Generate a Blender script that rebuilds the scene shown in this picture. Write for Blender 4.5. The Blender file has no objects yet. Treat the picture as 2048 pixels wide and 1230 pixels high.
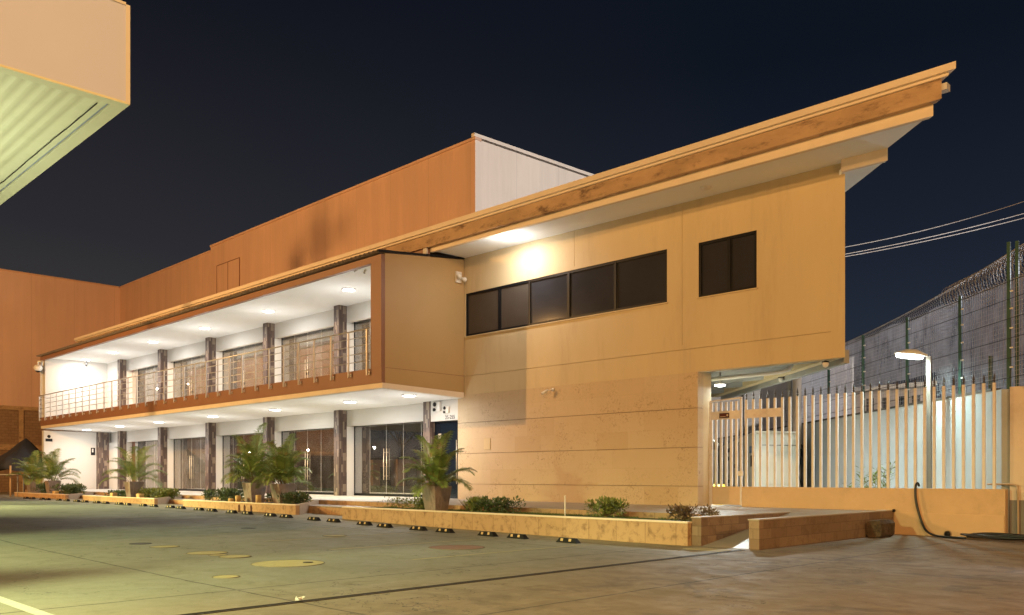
import bpy, math, random
from mathutils import Vector, Matrix
random.seed(7)
S = bpy.context.scene
C = S.collection
H = 1.45                      # eye height: every z below is written relative to the eye
R = math.radians
F = 1725.0                    # focal length in photo pixels (2048 wide), horizon row 952
def at(u, v=None, Y=None, X=None, t=None):
    """world point seen at a photo pixel at a known real distance (Y plane, X plane or depth t); z relative to the eye"""
    a = (u-1024)/F
    if t is None:
        t = Y/(.70711*(1+a)) if Y is not None else X/(.70711*(a-1))
    z = 0 if v is None else (952-v)/F*t
    return Vector((.70711*(a-1)*t, .70711*(1+a)*t, z))

# ------------------------------------------------------------------ camera, world, lights, exposure
cam = bpy.data.objects.new('camera', bpy.data.cameras.new('camera')); C.objects.link(cam)
cam.location = (0, 0, H); cam.rotation_euler = (R(90), 0, R(45))
cam.data.sensor_width = 36; cam.data.lens = F/2048*36; cam.data.shift_y = 337/2048
cam.data.clip_end = 2000; cam.data.clip_start = .05
S.camera = cam
S.view_settings.view_transform = 'Standard'; S.view_settings.look = 'None'
S.view_settings.exposure = 0; S.view_settings.gamma = 1
S.cycles.use_denoising = True
S.cycles.max_bounces = 6; S.cycles.sample_clamp_indirect = 4

w = bpy.data.worlds.new("World"); S.world = w; w.use_nodes = True
nt = w.node_tree; nt.nodes.clear()
def wn(t, **k):
    n = nt.nodes.new(t)
    for a, b in k.items(): setattr(n, a, b)
    return n
out = wn('ShaderNodeOutputWorld'); bg = wn('ShaderNodeBackground'); tc = wn('ShaderNodeTexCoord'); sep = wn('ShaderNodeSeparateXYZ')
nt.links.new(tc.outputs['Generated'], sep.inputs[0])
rampR = wn('ShaderNodeValToRGB'); rampL = wn('ShaderNodeValToRGB')
def setramp(n, pts):
    e = n.color_ramp.elements
    while len(e) > 1: e.remove(e[-1])
    e[0].position = pts[0][0]; e[0].color = (*pts[0][1], 1)
    for p, c in pts[1:]:
        x = e.new(p); x.color = (*c, 1)
setramp(rampR, [(0, (.025, .032, .051)), (.13, (.019, .026, .042)), (.25, (.011, .0155, .027)), (.42, (.0045, .0075, .014)), (1, (.003, .004, .008))])
setramp(rampL, [(0, (.056, .045, .038)), (.13, (.045, .041, .038)), (.25, (.026, .025, .029)), (.5, (.006, .0065, .012)), (1, (.003, .004, .008))])
mx = wn('ShaderNodeMix', data_type='RGBA'); mr = wn('ShaderNodeMapRange')
mr.inputs['From Min'].default_value = -.97; mr.inputs['From Max'].default_value = -.45
nt.links.new(sep.outputs['Z'], rampR.inputs[0]); nt.links.new(sep.outputs['Z'], rampL.inputs[0])
nt.links.new(sep.outputs['X'], mr.inputs['Value']); nt.links.new(mr.outputs[0], mx.inputs['Factor'])
nt.links.new(rampL.outputs[0], mx.inputs['A']); nt.links.new(rampR.outputs[0], mx.inputs['B'])
nt.links.new(mx.outputs['Result'], bg.inputs[0]); nt.links.new(bg.outputs[0], out.inputs[0])
bg.inputs[1].default_value = 1.0

def lamp(name, kind, loc, power, col, size=.1, aim=None, **k):
    l = bpy.data.lights.new(name, kind); l.energy = power; l.color = col
    if kind == 'AREA': l.shape = 'DISK'; l.size = size
    else: l.shadow_soft_size = size
    for a, b in k.items(): setattr(l, a, b)
    o = bpy.data.objects.new(name, l); C.objects.link(o); o.location = (loc[0], loc[1], loc[2]+H)
    if aim is not None:
        d = Vector(aim)-Vector(loc); o.rotation_euler = d.to_track_quat('-Z', 'Y').to_euler()
    return o
SOD = (1.0, .53, .18)
lamp('sodium_street_or_fill_light', 'POINT', (-43, -5, 10.4), 26000, SOD, .4)
lamp('sodium_street_or_fill_light', 'POINT', (6, -9, 12.5), 20000, SOD, .25)
lamp('sodium_street_or_fill_light', 'POINT', (7, 7, 3.9), 3800, SOD, .25)  # added low fill for the eave soffit and right side, not a street light
GREEN = (.88, 1.0, .46)
for x_, p_, dx_ in ((-10.6, 8300, 1.5), (-18.5, 6800, .8)): lamp('canopy_light', 'SPOT', (x_, -2.6, 3.9), p_, GREEN, .25, aim=(x_+dx_, 6.0, -1.4), spot_size=R(56), spot_blend=.6)
for x_ in (-41, -48): lamp('canopy_light', 'SPOT', (x_, 1.8, 3.9), 14000, (.95, 1.0, .42), .25, aim=(x_+5, 8, -1.4), spot_size=R(58), spot_blend=.6)
lamp('soffit_fill_light', 'AREA', (-18, 1.0, .2), 135, (.93, 1.0, .66), .4, aim=(-17.5, 1.2, 4), spread=R(125))  # this and the next: unseen fills added to brighten the canopy underside
lamp('soffit_fill_light', 'AREA', (-12, .8, .2), 112, (.93, 1.0, .66), .4, aim=(-11.6, 1.2, 4), spread=R(125))
lamp('court_floodlight', 'SPOT', (12, 36, 12), 42000, (1.0, .95, .92), .3, aim=(-29.4, 38, 12), spot_size=R(50), spot_blend=.5)

# ------------------------------------------------------------------ materials
MATS = {}
def mat(name, col, rough=.8, var=.12, scale=1.2, bump=.0, bscale=30, metal=0, dirt=None, dscale=2.0, damt=.5, spec=.5, coord='Object', stretch=None):
    m = bpy.data.materials.new(name); m.use_nodes = True; n = m.node_tree.nodes; L = m.node_tree.links
    b = n['Principled BSDF']; b.inputs['Roughness'].default_value = rough; b.inputs['Metallic'].default_value = metal
    b.inputs['Specular IOR Level'].default_value = spec
    t = n.new('ShaderNodeTexCoord'); src = t.outputs[coord]
    if stretch:
        mp = n.new('ShaderNodeMapping'); mp.inputs['Scale'].default_value = stretch; L.new(src, mp.inputs[0]); src = mp.outputs[0]
    n1 = n.new('ShaderNodeTexNoise'); n1.inputs['Scale'].default_value = scale; n1.inputs['Detail'].default_value = 6; n1.inputs['Roughness'].default_value = .65
    L.new(src, n1.inputs['Vector'])
    r = n.new('ShaderNodeMapRange'); r.inputs['From Min'].default_value = .3; r.inputs['From Max'].default_value = .7
    r.inputs['To Min'].default_value = 1-var; r.inputs['To Max'].default_value = 1+var
    L.new(n1.outputs['Fac'], r.inputs['Value'])
    mu = n.new('ShaderNodeVectorMath'); mu.operation = 'SCALE'; mu.inputs[0].default_value = col
    L.new(r.outputs[0], mu.inputs['Scale']); cur = mu.outputs[0]
    if dirt:
        n2 = n.new('ShaderNodeTexNoise'); n2.inputs['Scale'].default_value = dscale; n2.inputs['Detail'].default_value = 9; n2.inputs['Roughness'].default_value = .75
        L.new(src, n2.inputs['Vector'])
        r2 = n.new('ShaderNodeMapRange'); r2.inputs['From Min'].default_value = .52; r2.inputs['From Max'].default_value = .66; r2.inputs['To Max'].default_value = damt
        L.new(n2.outputs['Fac'], r2.inputs['Value'])
        x = n.new('ShaderNodeMix'); x.data_type = 'RGBA'; L.new(r2.outputs[0], x.inputs['Factor']); L.new(cur, x.inputs['A']); x.inputs['B'].default_value = (*dirt, 1)
        cur = x.outputs['Result']
    L.new(cur, b.inputs['Base Color'])
    if bump:
        n3 = n.new('ShaderNodeTexNoise'); n3.inputs['Scale'].default_value = bscale; n3.inputs['Detail'].default_value = 5; L.new(src, n3.inputs['Vector'])
        bp = n.new('ShaderNodeBump'); bp.inputs['Strength'].default_value = bump; bp.inputs['Distance'].default_value = .01
        L.new(n3.outputs['Fac'], bp.inputs['Height']); L.new(bp.outputs[0], b.inputs['Normal'])
    MATS[name] = m
    return m
def emis(name, col, s):
    m = bpy.data.materials.new(name); m.use_nodes = True; b = m.node_tree.nodes['Principled BSDF']
    b.inputs['Base Color'].default_value = (*col, 1); b.inputs['Emission Color'].default_value = (*col, 1); b.inputs['Emission Strength'].default_value = s
    return m
class G:
    """small node graph helper"""
    def __init__(s, m): s.m = m; s.n = m.node_tree.nodes; s.L = m.node_tree.links; s.b = s.n['Principled BSDF']
    def sock(s, v, i):
        if isinstance(v, bpy.types.NodeSocket): s.L.new(v, i)
        else: i.default_value = v
    def math(s, op, a, b=0.0, c=None):
        x = s.n.new('ShaderNodeMath'); x.operation = op; s.sock(a, x.inputs[0]); s.sock(b, x.inputs[1])
        if c is not None: s.sock(c, x.inputs[2])
        return x.outputs[0]
    def xyz(s):
        t = s.n.new('ShaderNodeTexCoord'); p = s.n.new('ShaderNodeSeparateXYZ'); s.L.new(t.outputs['Object'], p.inputs[0]); s.obj = t.outputs['Object']
        return p.outputs
    def comb(s, x, y, z):
        c = s.n.new('ShaderNodeCombineXYZ'); s.sock(x, c.inputs[0]); s.sock(y, c.inputs[1]); s.sock(z, c.inputs[2]); return c.outputs[0]
    def white(s, v):
        x = s.n.new('ShaderNodeTexWhiteNoise'); s.L.new(v, x.inputs['Vector']); return x.outputs['Value']
    def noise(s, v, sc, det=6, rough=.6, dist=0):
        x = s.n.new('ShaderNodeTexNoise'); s.L.new(v, x.inputs['Vector']); x.inputs['Scale'].default_value = sc; x.inputs['Detail'].default_value = det
        x.inputs['Roughness'].default_value = rough; x.inputs['Distortion'].default_value = dist; return x.outputs['Fac']
    def rng(s, v, a, b, c=0, d=1):
        x = s.n.new('ShaderNodeMapRange'); s.L.new(v, x.inputs['Value'])
        for k, q in zip(('From Min', 'From Max', 'To Min', 'To Max'), (a, b, c, d)): x.inputs[k].default_value = q
        return x.outputs[0]
    def mix(s, f, a, b, mode='MIX'):
        x = s.n.new('ShaderNodeMix'); x.data_type = 'RGBA'; x.blend_type = mode
        s.sock(f, x.inputs['Factor'])
        for q, k in ((a, 'A'), (b, 'B')):
            if isinstance(q, bpy.types.NodeSocket): s.L.new(q, x.inputs[k])
            else: x.inputs[k].default_value = (*q, 1)
        return x.outputs['Result']
    def ramp(s, v, pts, const=False):
        x = s.n.new('ShaderNodeValToRGB'); setramp(x, pts); s.L.new(v, x.inputs[0])
        if const: x.color_ramp.interpolation = 'CONSTANT'
        return x.outputs[0]
    def bump(s, h, st, d=.01):
        x = s.n.new('ShaderNodeBump'); x.inputs['Strength'].default_value = st; x.inputs['Distance'].default_value = d; s.L.new(h, x.inputs['Height']); s.L.new(x.outputs[0], s.b.inputs['Normal'])
def newm(name, rough=.8):
    m = bpy.data.materials.new(name); m.use_nodes = True; g = G(m); g.b.inputs['Roughness'].default_value = rough; return m, g

# painted plaster and cladding
M_cream = mat('cream_plaster', (.60, .49, .30), .75, .05, .8, .08, 60, dirt=(.42, .32, .21), dscale=1.5, damt=.32, stretch=(1, 1, .16))
M_white = mat('white_paint', (.64, .63, .60), .7, .03, .7)
M_soffit = mat('soffit_paint', (.86, .88, .87), .75, .03, .6)
M_brown = mat('brown_paint', (0.25, 0.12, 0.069), .55, .05, .7)
M_panel = mat('tan_panel', (.44, .30, .135), .6, .04, .5)
M_beige = mat('beige_trim', (0.78, 0.684, 0.552), .6, .06, 1.5)
M_black = mat('black_metal', (.010, .011, .014), .4, .1, spec=.15)
M_steel = mat('stainless_steel', (.62, .61, .60), .3, .03, metal=.35)
M_grey = mat('grey_metal', (.34, .35, .35), .5, .1)
M_wire = mat('grey_wire', (.30, .30, .31), .5, .05)
M_green = mat('dark_green_metal', (.03, .085, .065), .45, .1)
M_whitemetal = mat('white_metal', (.78, .77, .70), .45, .06, 2)
M_picket = mat('cream_painted_steel', (.72, .68, .66), .5, .10, 3, dirt=(.34, .20, .12), dscale=2.5, damt=.35)
M_plast = mat('white_plastic', (.75, .74, .70), .4, .03)
M_dark = mat('dark_plastic', (.014, .014, .015), .5, .05, spec=.2)
M_rubber = mat('black_rubber', (.012, .012, .013), .7, .2, 8, spec=.2)
M_yellow = mat('yellow_reflector', (.48, .33, .16), .4, .1, 8)
M_bare = mat('orange_wall_paint', (0.6, 0.416, 0.255), .8, .10, .9, .15, 25, dirt=(0.34, 0.228, 0.138), dscale=.7, damt=.35)
M_bgrey = mat('grey_wall_paint', (0.2, 0.188, 0.179), .85, .12, 1.1, .2, 25)
M_bwhite = mat('aged_white_wall', (.40, .43, .44), .85, .10, 1.0, .2, 25, dirt=(.33, .35, .33), dscale=1.3, damt=.4)
M_soil = mat('soil', (.035, .024, .016), .95, .4, 12, .6, 30)
M_stem = mat('plant_stem', (.16, .13, .05), .7, .2, 8)
M_net = None
M_terr = mat('terrace_floor', (.31, .275, .24), .45, .07, 1.2, .05, 30, dirt=(.30, .26, .21), dscale=.8, damt=.3)
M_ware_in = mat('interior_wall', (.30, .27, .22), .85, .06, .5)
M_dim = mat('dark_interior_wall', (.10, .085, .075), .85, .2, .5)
M_pot = mat('concrete_pot', (0.27, 0.228, 0.214), .8, .3, 3, .4, 20, dirt=(0.12, 0.074, 0.048), dscale=4.0, damt=.8, stretch=(1, 1, .35))
M_wood = mat('rough_wood', (.085, .058, .036), .95, .5, 9, 1.0, 30, dirt=(.02, .014, .01), dscale=6, damt=.8)
M_hose = mat('black_hose', (.012, .013, .015), .45, .2, 10)
M_navy = mat('dark_navy_tarpaulin', (.022, .026, .038), .7, .3, 2)
M_genset = mat('cream_steel_cabinet', (.74, .72, .60), .45, .04, 2)
M_paint_y = mat('yellow_cover_paint', (.42, .35, .175), .75, .14, 6, dirt=(.26, .23, .14), dscale=7, damt=.6)
M_paint_r = mat('red_cover_paint', (.24, .12, .085), .75, .15, 6, dirt=(.16, .13, .10), dscale=6, damt=.7)
M_line = mat('worn_line_paint', (.40, .35, .22), .8, .15, 6, dirt=(.23, .215, .17), dscale=3, damt=.9)
M_line2 = mat('white_line_paint', (.44, .44, .39), .8, .12, 5, dirt=(.3, .29, .25), dscale=4, damt=.6)
M_iron = mat('cast_iron', (.05, .045, .04), .6, .3, 15)
M_paper = mat('white_card', (.72, .70, .68), .6, .03)
M_light = emis('lit_lamp_disc', (1.0, .97, .90), 26)
M_light2 = emis('lit_lamp_lens', (.93, 1.0, .95), 22)

def stone_tiles():
    m, g = newm('travertine_tiles', .6); X, Y, Z = g.xyz()
    row = g.math('FLOOR', g.math('DIVIDE', g.math('ADD', Z, 10.02), .5625))
    xs = g.math('ADD', g.math('DIVIDE', X, 1.22), g.math('MULTIPLY', g.math('MODULO', row, 2.0), .5))
    tile = g.white(g.comb(g.math('FLOOR', xs), row, 0.0))
    base = g.ramp(tile, [(0, (.545, .425, .27)), (.35, (.555, .437, .285)), (.7, (.57, .455, .30)), (.95, (.52, .395, .24))])
    n = g.noise(g.obj, 1.6, 10, .7, .3); n2 = g.noise(g.obj, 9, 8, .75, 1.5)
    patch = g.rng(g.noise(g.obj, .9, 4, .6, .4), .45, .62)
    vein = g.math('MULTIPLY', g.rng(n2, .53, .60), patch)
    c = g.mix(g.math('MULTIPLY', vein, .75), base, (.25, .155, .085))
    c = g.mix(g.rng(n, .3, .75, 0, .3), c, (.46, .345, .23))
    fx = g.math('FRACT', xs); fz = g.math('FRACT', g.math('DIVIDE', g.math('ADD', Z, 10.02), .5625))
    jt = g.math('MAXIMUM', g.math('LESS_THAN', fx, .005), g.math('LESS_THAN', fz, .010))
    c = g.mix(g.math('MULTIPLY', jt, .30), c, (.33, .23, .14))
    g.L.new(c, g.b.inputs['Base Color']); g.bump(n2, .12)
    return m
M_stone = stone_tiles()

def small_tiles():
    m, g = newm('brown_mosaic_tiles', .5); X, Y, Z = g.xyz()
    h = g.math('DIVIDE', g.math('ADD', g.math('ADD', X, Y), 50.0), .082); col = g.math('FLOOR', h)
    off = g.white(g.comb(col, 3.0, 1.0))
    z = g.math('ADD', g.math('DIVIDE', Z, .34), g.math('MULTIPLY', g.math('ROUND', g.math('MULTIPLY', off, 2.0)), .5)); rz = g.math('FLOOR', z)
    t = g.white(g.comb(col, rz, 0.0))
    c = g.ramp(t, [(0, (.085, .060, .055)), (.30, (.115, .080, .068)), (.60, (.15, .11, .095)), (.82, (.27, .22, .175))], True)
    f = g.math('FRACT', h); fz = g.math('FRACT', z)
    jt = g.math('MAXIMUM', g.math('LESS_THAN', f, .06), g.math('LESS_THAN', fz, .02))
    c = g.mix(g.math('MULTIPLY', jt, .5), c, (.05, .04, .035))
    g.L.new(c, g.b.inputs['Base Color']); return m
M_mosaic = small_tiles()

def block_mat(name, cols, bw, bh, joint, jw=.02, bumpst=.3, dirt=(.12, .07, .04), damt=.5, horiz='sum', rough=.85, off=.5):
    m, g = newm(name, rough); X, Y, Z = g.xyz()
    hx = g.math('ADD', X, Y) if horiz == 'sum' else X
    zr = g.math('DIVIDE', g.math('ADD', Z, 20.0), bh); row = g.math('FLOOR', zr)
    xs = g.math('ADD', g.math('DIVIDE', g.math('ADD', hx, 200.0), bw), g.math('MULTIPLY', g.math('MODULO', row, 2.0), off))
    t = g.white(g.comb(g.math('FLOOR', xs), row, 0.0))
    c = g.ramp(t, [(0, cols[0]), (1, cols[1])])
    n = g.noise(g.obj, 5, 9, .72, .5)
    c = g.mix(g.rng(n, .5, .66, 0, damt), c, dirt)
    jt = g.math('MAXIMUM', g.math('LESS_THAN', g.math('FRACT', xs), jw/bw), g.math('LESS_THAN', g.math('FRACT', zr), jw/bh))
    c = g.mix(g.math('MULTIPLY', jt, .7), c, joint)
    g.L.new(c, g.b.inputs['Base Color']); g.bump(g.math('SUBTRACT', n, g.math('MULTIPLY', jt, .8)), bumpst); return m
M_planter = block_mat('planter_blocks', ((0.44, 0.291, 0.166), (0.5, 0.342, 0.207)), .78, 9, (0.24, 0.148, 0.083), .02, .3, (0.17, 0.097, 0.055), .75, 'x', off=0)
M_rampw = block_mat('ramp_stone_blocks', ((0.21, 0.142, 0.097), (0.3, 0.217, 0.152)), .62, .2, (0.12, 0.08, 0.055), .01, .3, (0.12, 0.068, 0.041), .5)
M_blockwall = block_mat('concrete_block_wall', ((0.27, 0.177, 0.117), (0.32, 0.217, 0.145)), .42, .21, (0.15, 0.097, 0.069), .02, .5, (0.18, 0.114, 0.083), .4)
M_blockgrey = block_mat('grey_block_wall', ((.36, .34, .31), (.43, .41, .37)), .42, .21, (.24, .22, .20), .018, .5, (.25, .22, .19), .4)
M_conc = mat('stained_concrete', (0.47, 0.325, 0.2), .85, .2, 1.2, .4, 20, dirt=(0.115, 0.066, 0.044), dscale=1.7, damt=.95, stretch=(.7, .7, 1.8))

def ribbed(name, col, pitch, st, var=.06, streak=.12, axis='x'):
    m, g = newm(name, .6); X, Y, Z = g.xyz(); hx = g.math('ADD', X, Y)
    wv = g.math('SINE', g.math('MULTIPLY', hx, 2*math.pi/pitch))
    sv = g.comb(g.math('MULTIPLY', hx, .8), 0.0, g.math('MULTIPLY', Z, .06)); n = g.noise(sv, 1.6, 8, .7)
    n2 = g.noise(g.obj, .35, 5, .6)
    seam = g.math('LESS_THAN', g.math('FRACT', g.math('DIVIDE', g.math('ADD', hx, 300.0), 3.05)), .012)
    c = g.mix(g.rng(n, .35, .7, 0, 1), tuple(x*(1+var) for x in col), tuple(x*(1-streak) for x in col))
    c = g.mix(g.rng(n2, .35, .7, 0, .35), c, tuple(x*.82 for x in col))
    c = g.mix(g.math('MULTIPLY', seam, .35), c, tuple(x*.55 for x in col))
    g.L.new(c, g.b.inputs['Base Color']); g.bump(wv, st, .02); return m
M_ware = ribbed('orange_metal_cladding', (0.7, 0.456, 0.331), .30, .18)
M_warew = ribbed('pale_metal_cladding', (.82, .74, .65), .30, .12)
M_wing = ribbed('orange_render', (0.78, 0.536, 0.442), 4.0, .0, .05, .08)
M_canf = mat('canopy_fascia_paint', (.53, .60, .86), .6, .035, .35)
M_cans = mat('canopy_soffit_paint', (.66, .68, .52), .5, .06, 1, dirt=(.40, .44, .27), dscale=2, damt=.3)

def ground_mat():
    m, g = newm('worn_concrete_paving', .72); X, Y, Z = g.xyz()
    n = g.noise(g.obj, .35, 8, .65, .4); n2 = g.noise(g.obj, 2.2, 9, .7, .6); n3 = g.noise(g.obj, 45, 4, .7)
    wob = g.math('MULTIPLY', g.math('SUBTRACT', g.noise(g.obj, 1.1, 6, .7), .5), .09)
    c = g.mix(g.rng(n, .3, .7), (.185, .180, .142), (.25, .243, .192))
    c = g.mix(g.rng(n2, .54, .70, 0, .55), c, (.105, .10, .08))
    c = g.mix(g.rng(n3, .40, .66, 0, .42), c, (.33, .315, .255))
    c = g.mix(g.rng(g.noise(g.obj, 90, 3, .6), .55, .68, 0, .45), c, (.10, .095, .078))
    spots = g.rng(g.noise(g.obj, 5.5, 3, .5), .74, .78, 0, .6); c = g.mix(spots, c, (.05, .047, .04))
    # broken, redder patching towards the boundary wall at the right
    red = g.math('MULTIPLY', g.rng(X, -9.2, -6.0), g.rng(g.noise(g.obj, .8, 8, .7, .8), .42, .60, 0, .6)); c = g.mix(red, c, (.20, .125, .085))
    c = g.mix(g.rng(X, -10.8, -7.5, 0, .8), c, g.mix(g.rng(n2, .35, .6), (.235, .165, .108), (.185, .126, .083)))
    c = g.mix(g.math('MULTIPLY', g.rng(X, -9.0, -6.8), g.rng(g.noise(g.obj, .9, 9, .72, .6), .52, .60, 0, .55)), c, (.075, .052, .04))
    # tyre-polished streaks along the driving direction
    sv = g.comb(g.math('MULTIPLY', X, .22), g.math('MULTIPLY', Y, 1.8), 0.0); st = g.noise(sv, 1.0, 7, .7); c = g.mix(g.rng(st, .52, .70, 0, .18), c, (.12, .112, .092))
    def line(s, p, wd):
        return g.math('LESS_THAN', g.math('ABSOLUTE', g.math('ADD', g.math('SUBTRACT', s, p), wob)), wd)
    j = None
    for p in (-6.5, -10.1, -26.0):
        q = line(X, p, .02); j = q if j is None else g.math('MAXIMUM', j, q)
    for p in (14.22, 13.0, 5.2):
        j = g.math('MAXIMUM', j, line(Y, p, .018))
    crack = g.math('LESS_THAN', g.math('ABSOLUTE', g.math('SUBTRACT', g.noise(g.obj, .16, 7, .6), .5)), .0009)
    j = g.math('MULTIPLY', g.math('MAXIMUM', j, crack), g.rng(n2, .32, .42, .25, 1))
    c = g.mix(g.math('MULTIPLY', j, .8), c, (.025, .022, .018))
    g.L.new(c, g.b.inputs['Base Color']); g.bump(g.math('ADD', n3, g.math('MULTIPLY', n2, 1.5)), .35)
    g.L.new(g.rng(n2, .3, .7, .55, .85), g.b.inputs['Roughness']); return m
M_ground = ground_mat()

def glass(name, tint, refl=1.0, mixv=.0, veil=.05, rough=0.0):
    m = bpy.data.materials.new(name); m.use_nodes = True; n = m.node_tree.nodes; L = m.node_tree.links; n.clear()
    o = n.new('ShaderNodeOutputMaterial'); tr = n.new('ShaderNodeBsdfTransparent'); gl = n.new('ShaderNodeBsdfGlossy'); mxs = n.new('ShaderNodeMixShader'); fr = n.new('ShaderNodeFresnel')
    tr.inputs[0].default_value = (*tint, 1); gl.inputs['Roughness'].default_value = rough; gl.inputs[0].default_value = (refl, refl, refl, 1); fr.inputs[0].default_value = 1.6
    ad = n.new('ShaderNodeMath'); ad.operation = 'ADD'; ad.inputs[1].default_value = mixv; L.new(fr.outputs[0], ad.inputs[0])
    L.new(ad.outputs[0], mxs.inputs[0]); L.new(tr.outputs[0], mxs.inputs[1]); L.new(gl.outputs[0], mxs.inputs[2])
    df = n.new('ShaderNodeBsdfDiffuse'); df.inputs[0].default_value = (.55, .55, .53, 1); ms2 = n.new('ShaderNodeMixShader')  # pale diffuse veil mixed in to imitate haze and lift the dark glass
    no = n.new('ShaderNodeTexNoise'); no.inputs['Scale'].default_value = 1.6; no.inputs['Detail'].default_value = 8; tc = n.new('ShaderNodeTexCoord'); L.new(tc.outputs['Object'], no.inputs['Vector'])
    mr = n.new('ShaderNodeMapRange'); mr.inputs['From Min'].default_value = .3; mr.inputs['From Max'].default_value = .75; mr.inputs['To Min'].default_value = veil*.5; mr.inputs['To Max'].default_value = veil*1.7
    L.new(no.outputs['Fac'], mr.inputs['Value']); L.new(mr.outputs[0], ms2.inputs[0]); L.new(mxs.outputs[0], ms2.inputs[1]); L.new(df.outputs[0], ms2.inputs[2]); L.new(ms2.outputs[0], o.inputs[0]); return m
M_glass = glass('clear_glass', (.75, .77, .75), 1, .20, .16)
M_glassd = glass('dark_tinted_glass', (.34, .33, .32), 1, .32, .055)
M_glassu = glass('upper_floor_glass', (.92, .94, .92), 1, .22, .13)
M_winglass = mat('black_tinted_window', (.036, .036, .042), .06, .1, spec=.35)
M_winglass2 = mat('brown_reflection_window', (.075, .060, .048), .5, .1, spec=.2)  # brown of a reflection put into the pane colour

def leaf(name, c1, c2, c3=None, rough=.5):
    m, g = newm(name, rough); X, Y, Z = g.xyz()
    oi = g.n.new('ShaderNodeObjectInfo')
    n = g.noise(g.obj, 6, 3, .6); c = g.mix(g.rng(n, .35, .65), c1, c2)
    if c3: c = g.mix(g.rng(g.noise(g.obj, 3.1, 3, .6), .57, .66, 0, .8), c, c3)
    g.L.new(c, g.b.inputs['Base Color'])
    try: g.b.inputs['Transmission Weight'].default_value = 0
    except Exception: pass
    return m
M_palm = leaf('palm_leaf', (.13, .215, .055), (.27, .37, .105), (.33, .24, .09))
M_shrubd = leaf('dark_shrub_leaf', (.045, .085, .035), (.11, .17, .065))
M_shruby = leaf('yellow_green_shrub_leaf', (.09, .14, .035), (.26, .30, .07))
M_shrubp = leaf('purple_shrub_leaf', (.10, .055, .05), (.20, .15, .08))
M_grass = leaf('grass_blades', (.045, .085, .018), (.10, .14, .035))
M_tree = leaf('tree_leaf', (.03, .05, .02), (.07, .09, .03))

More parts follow.
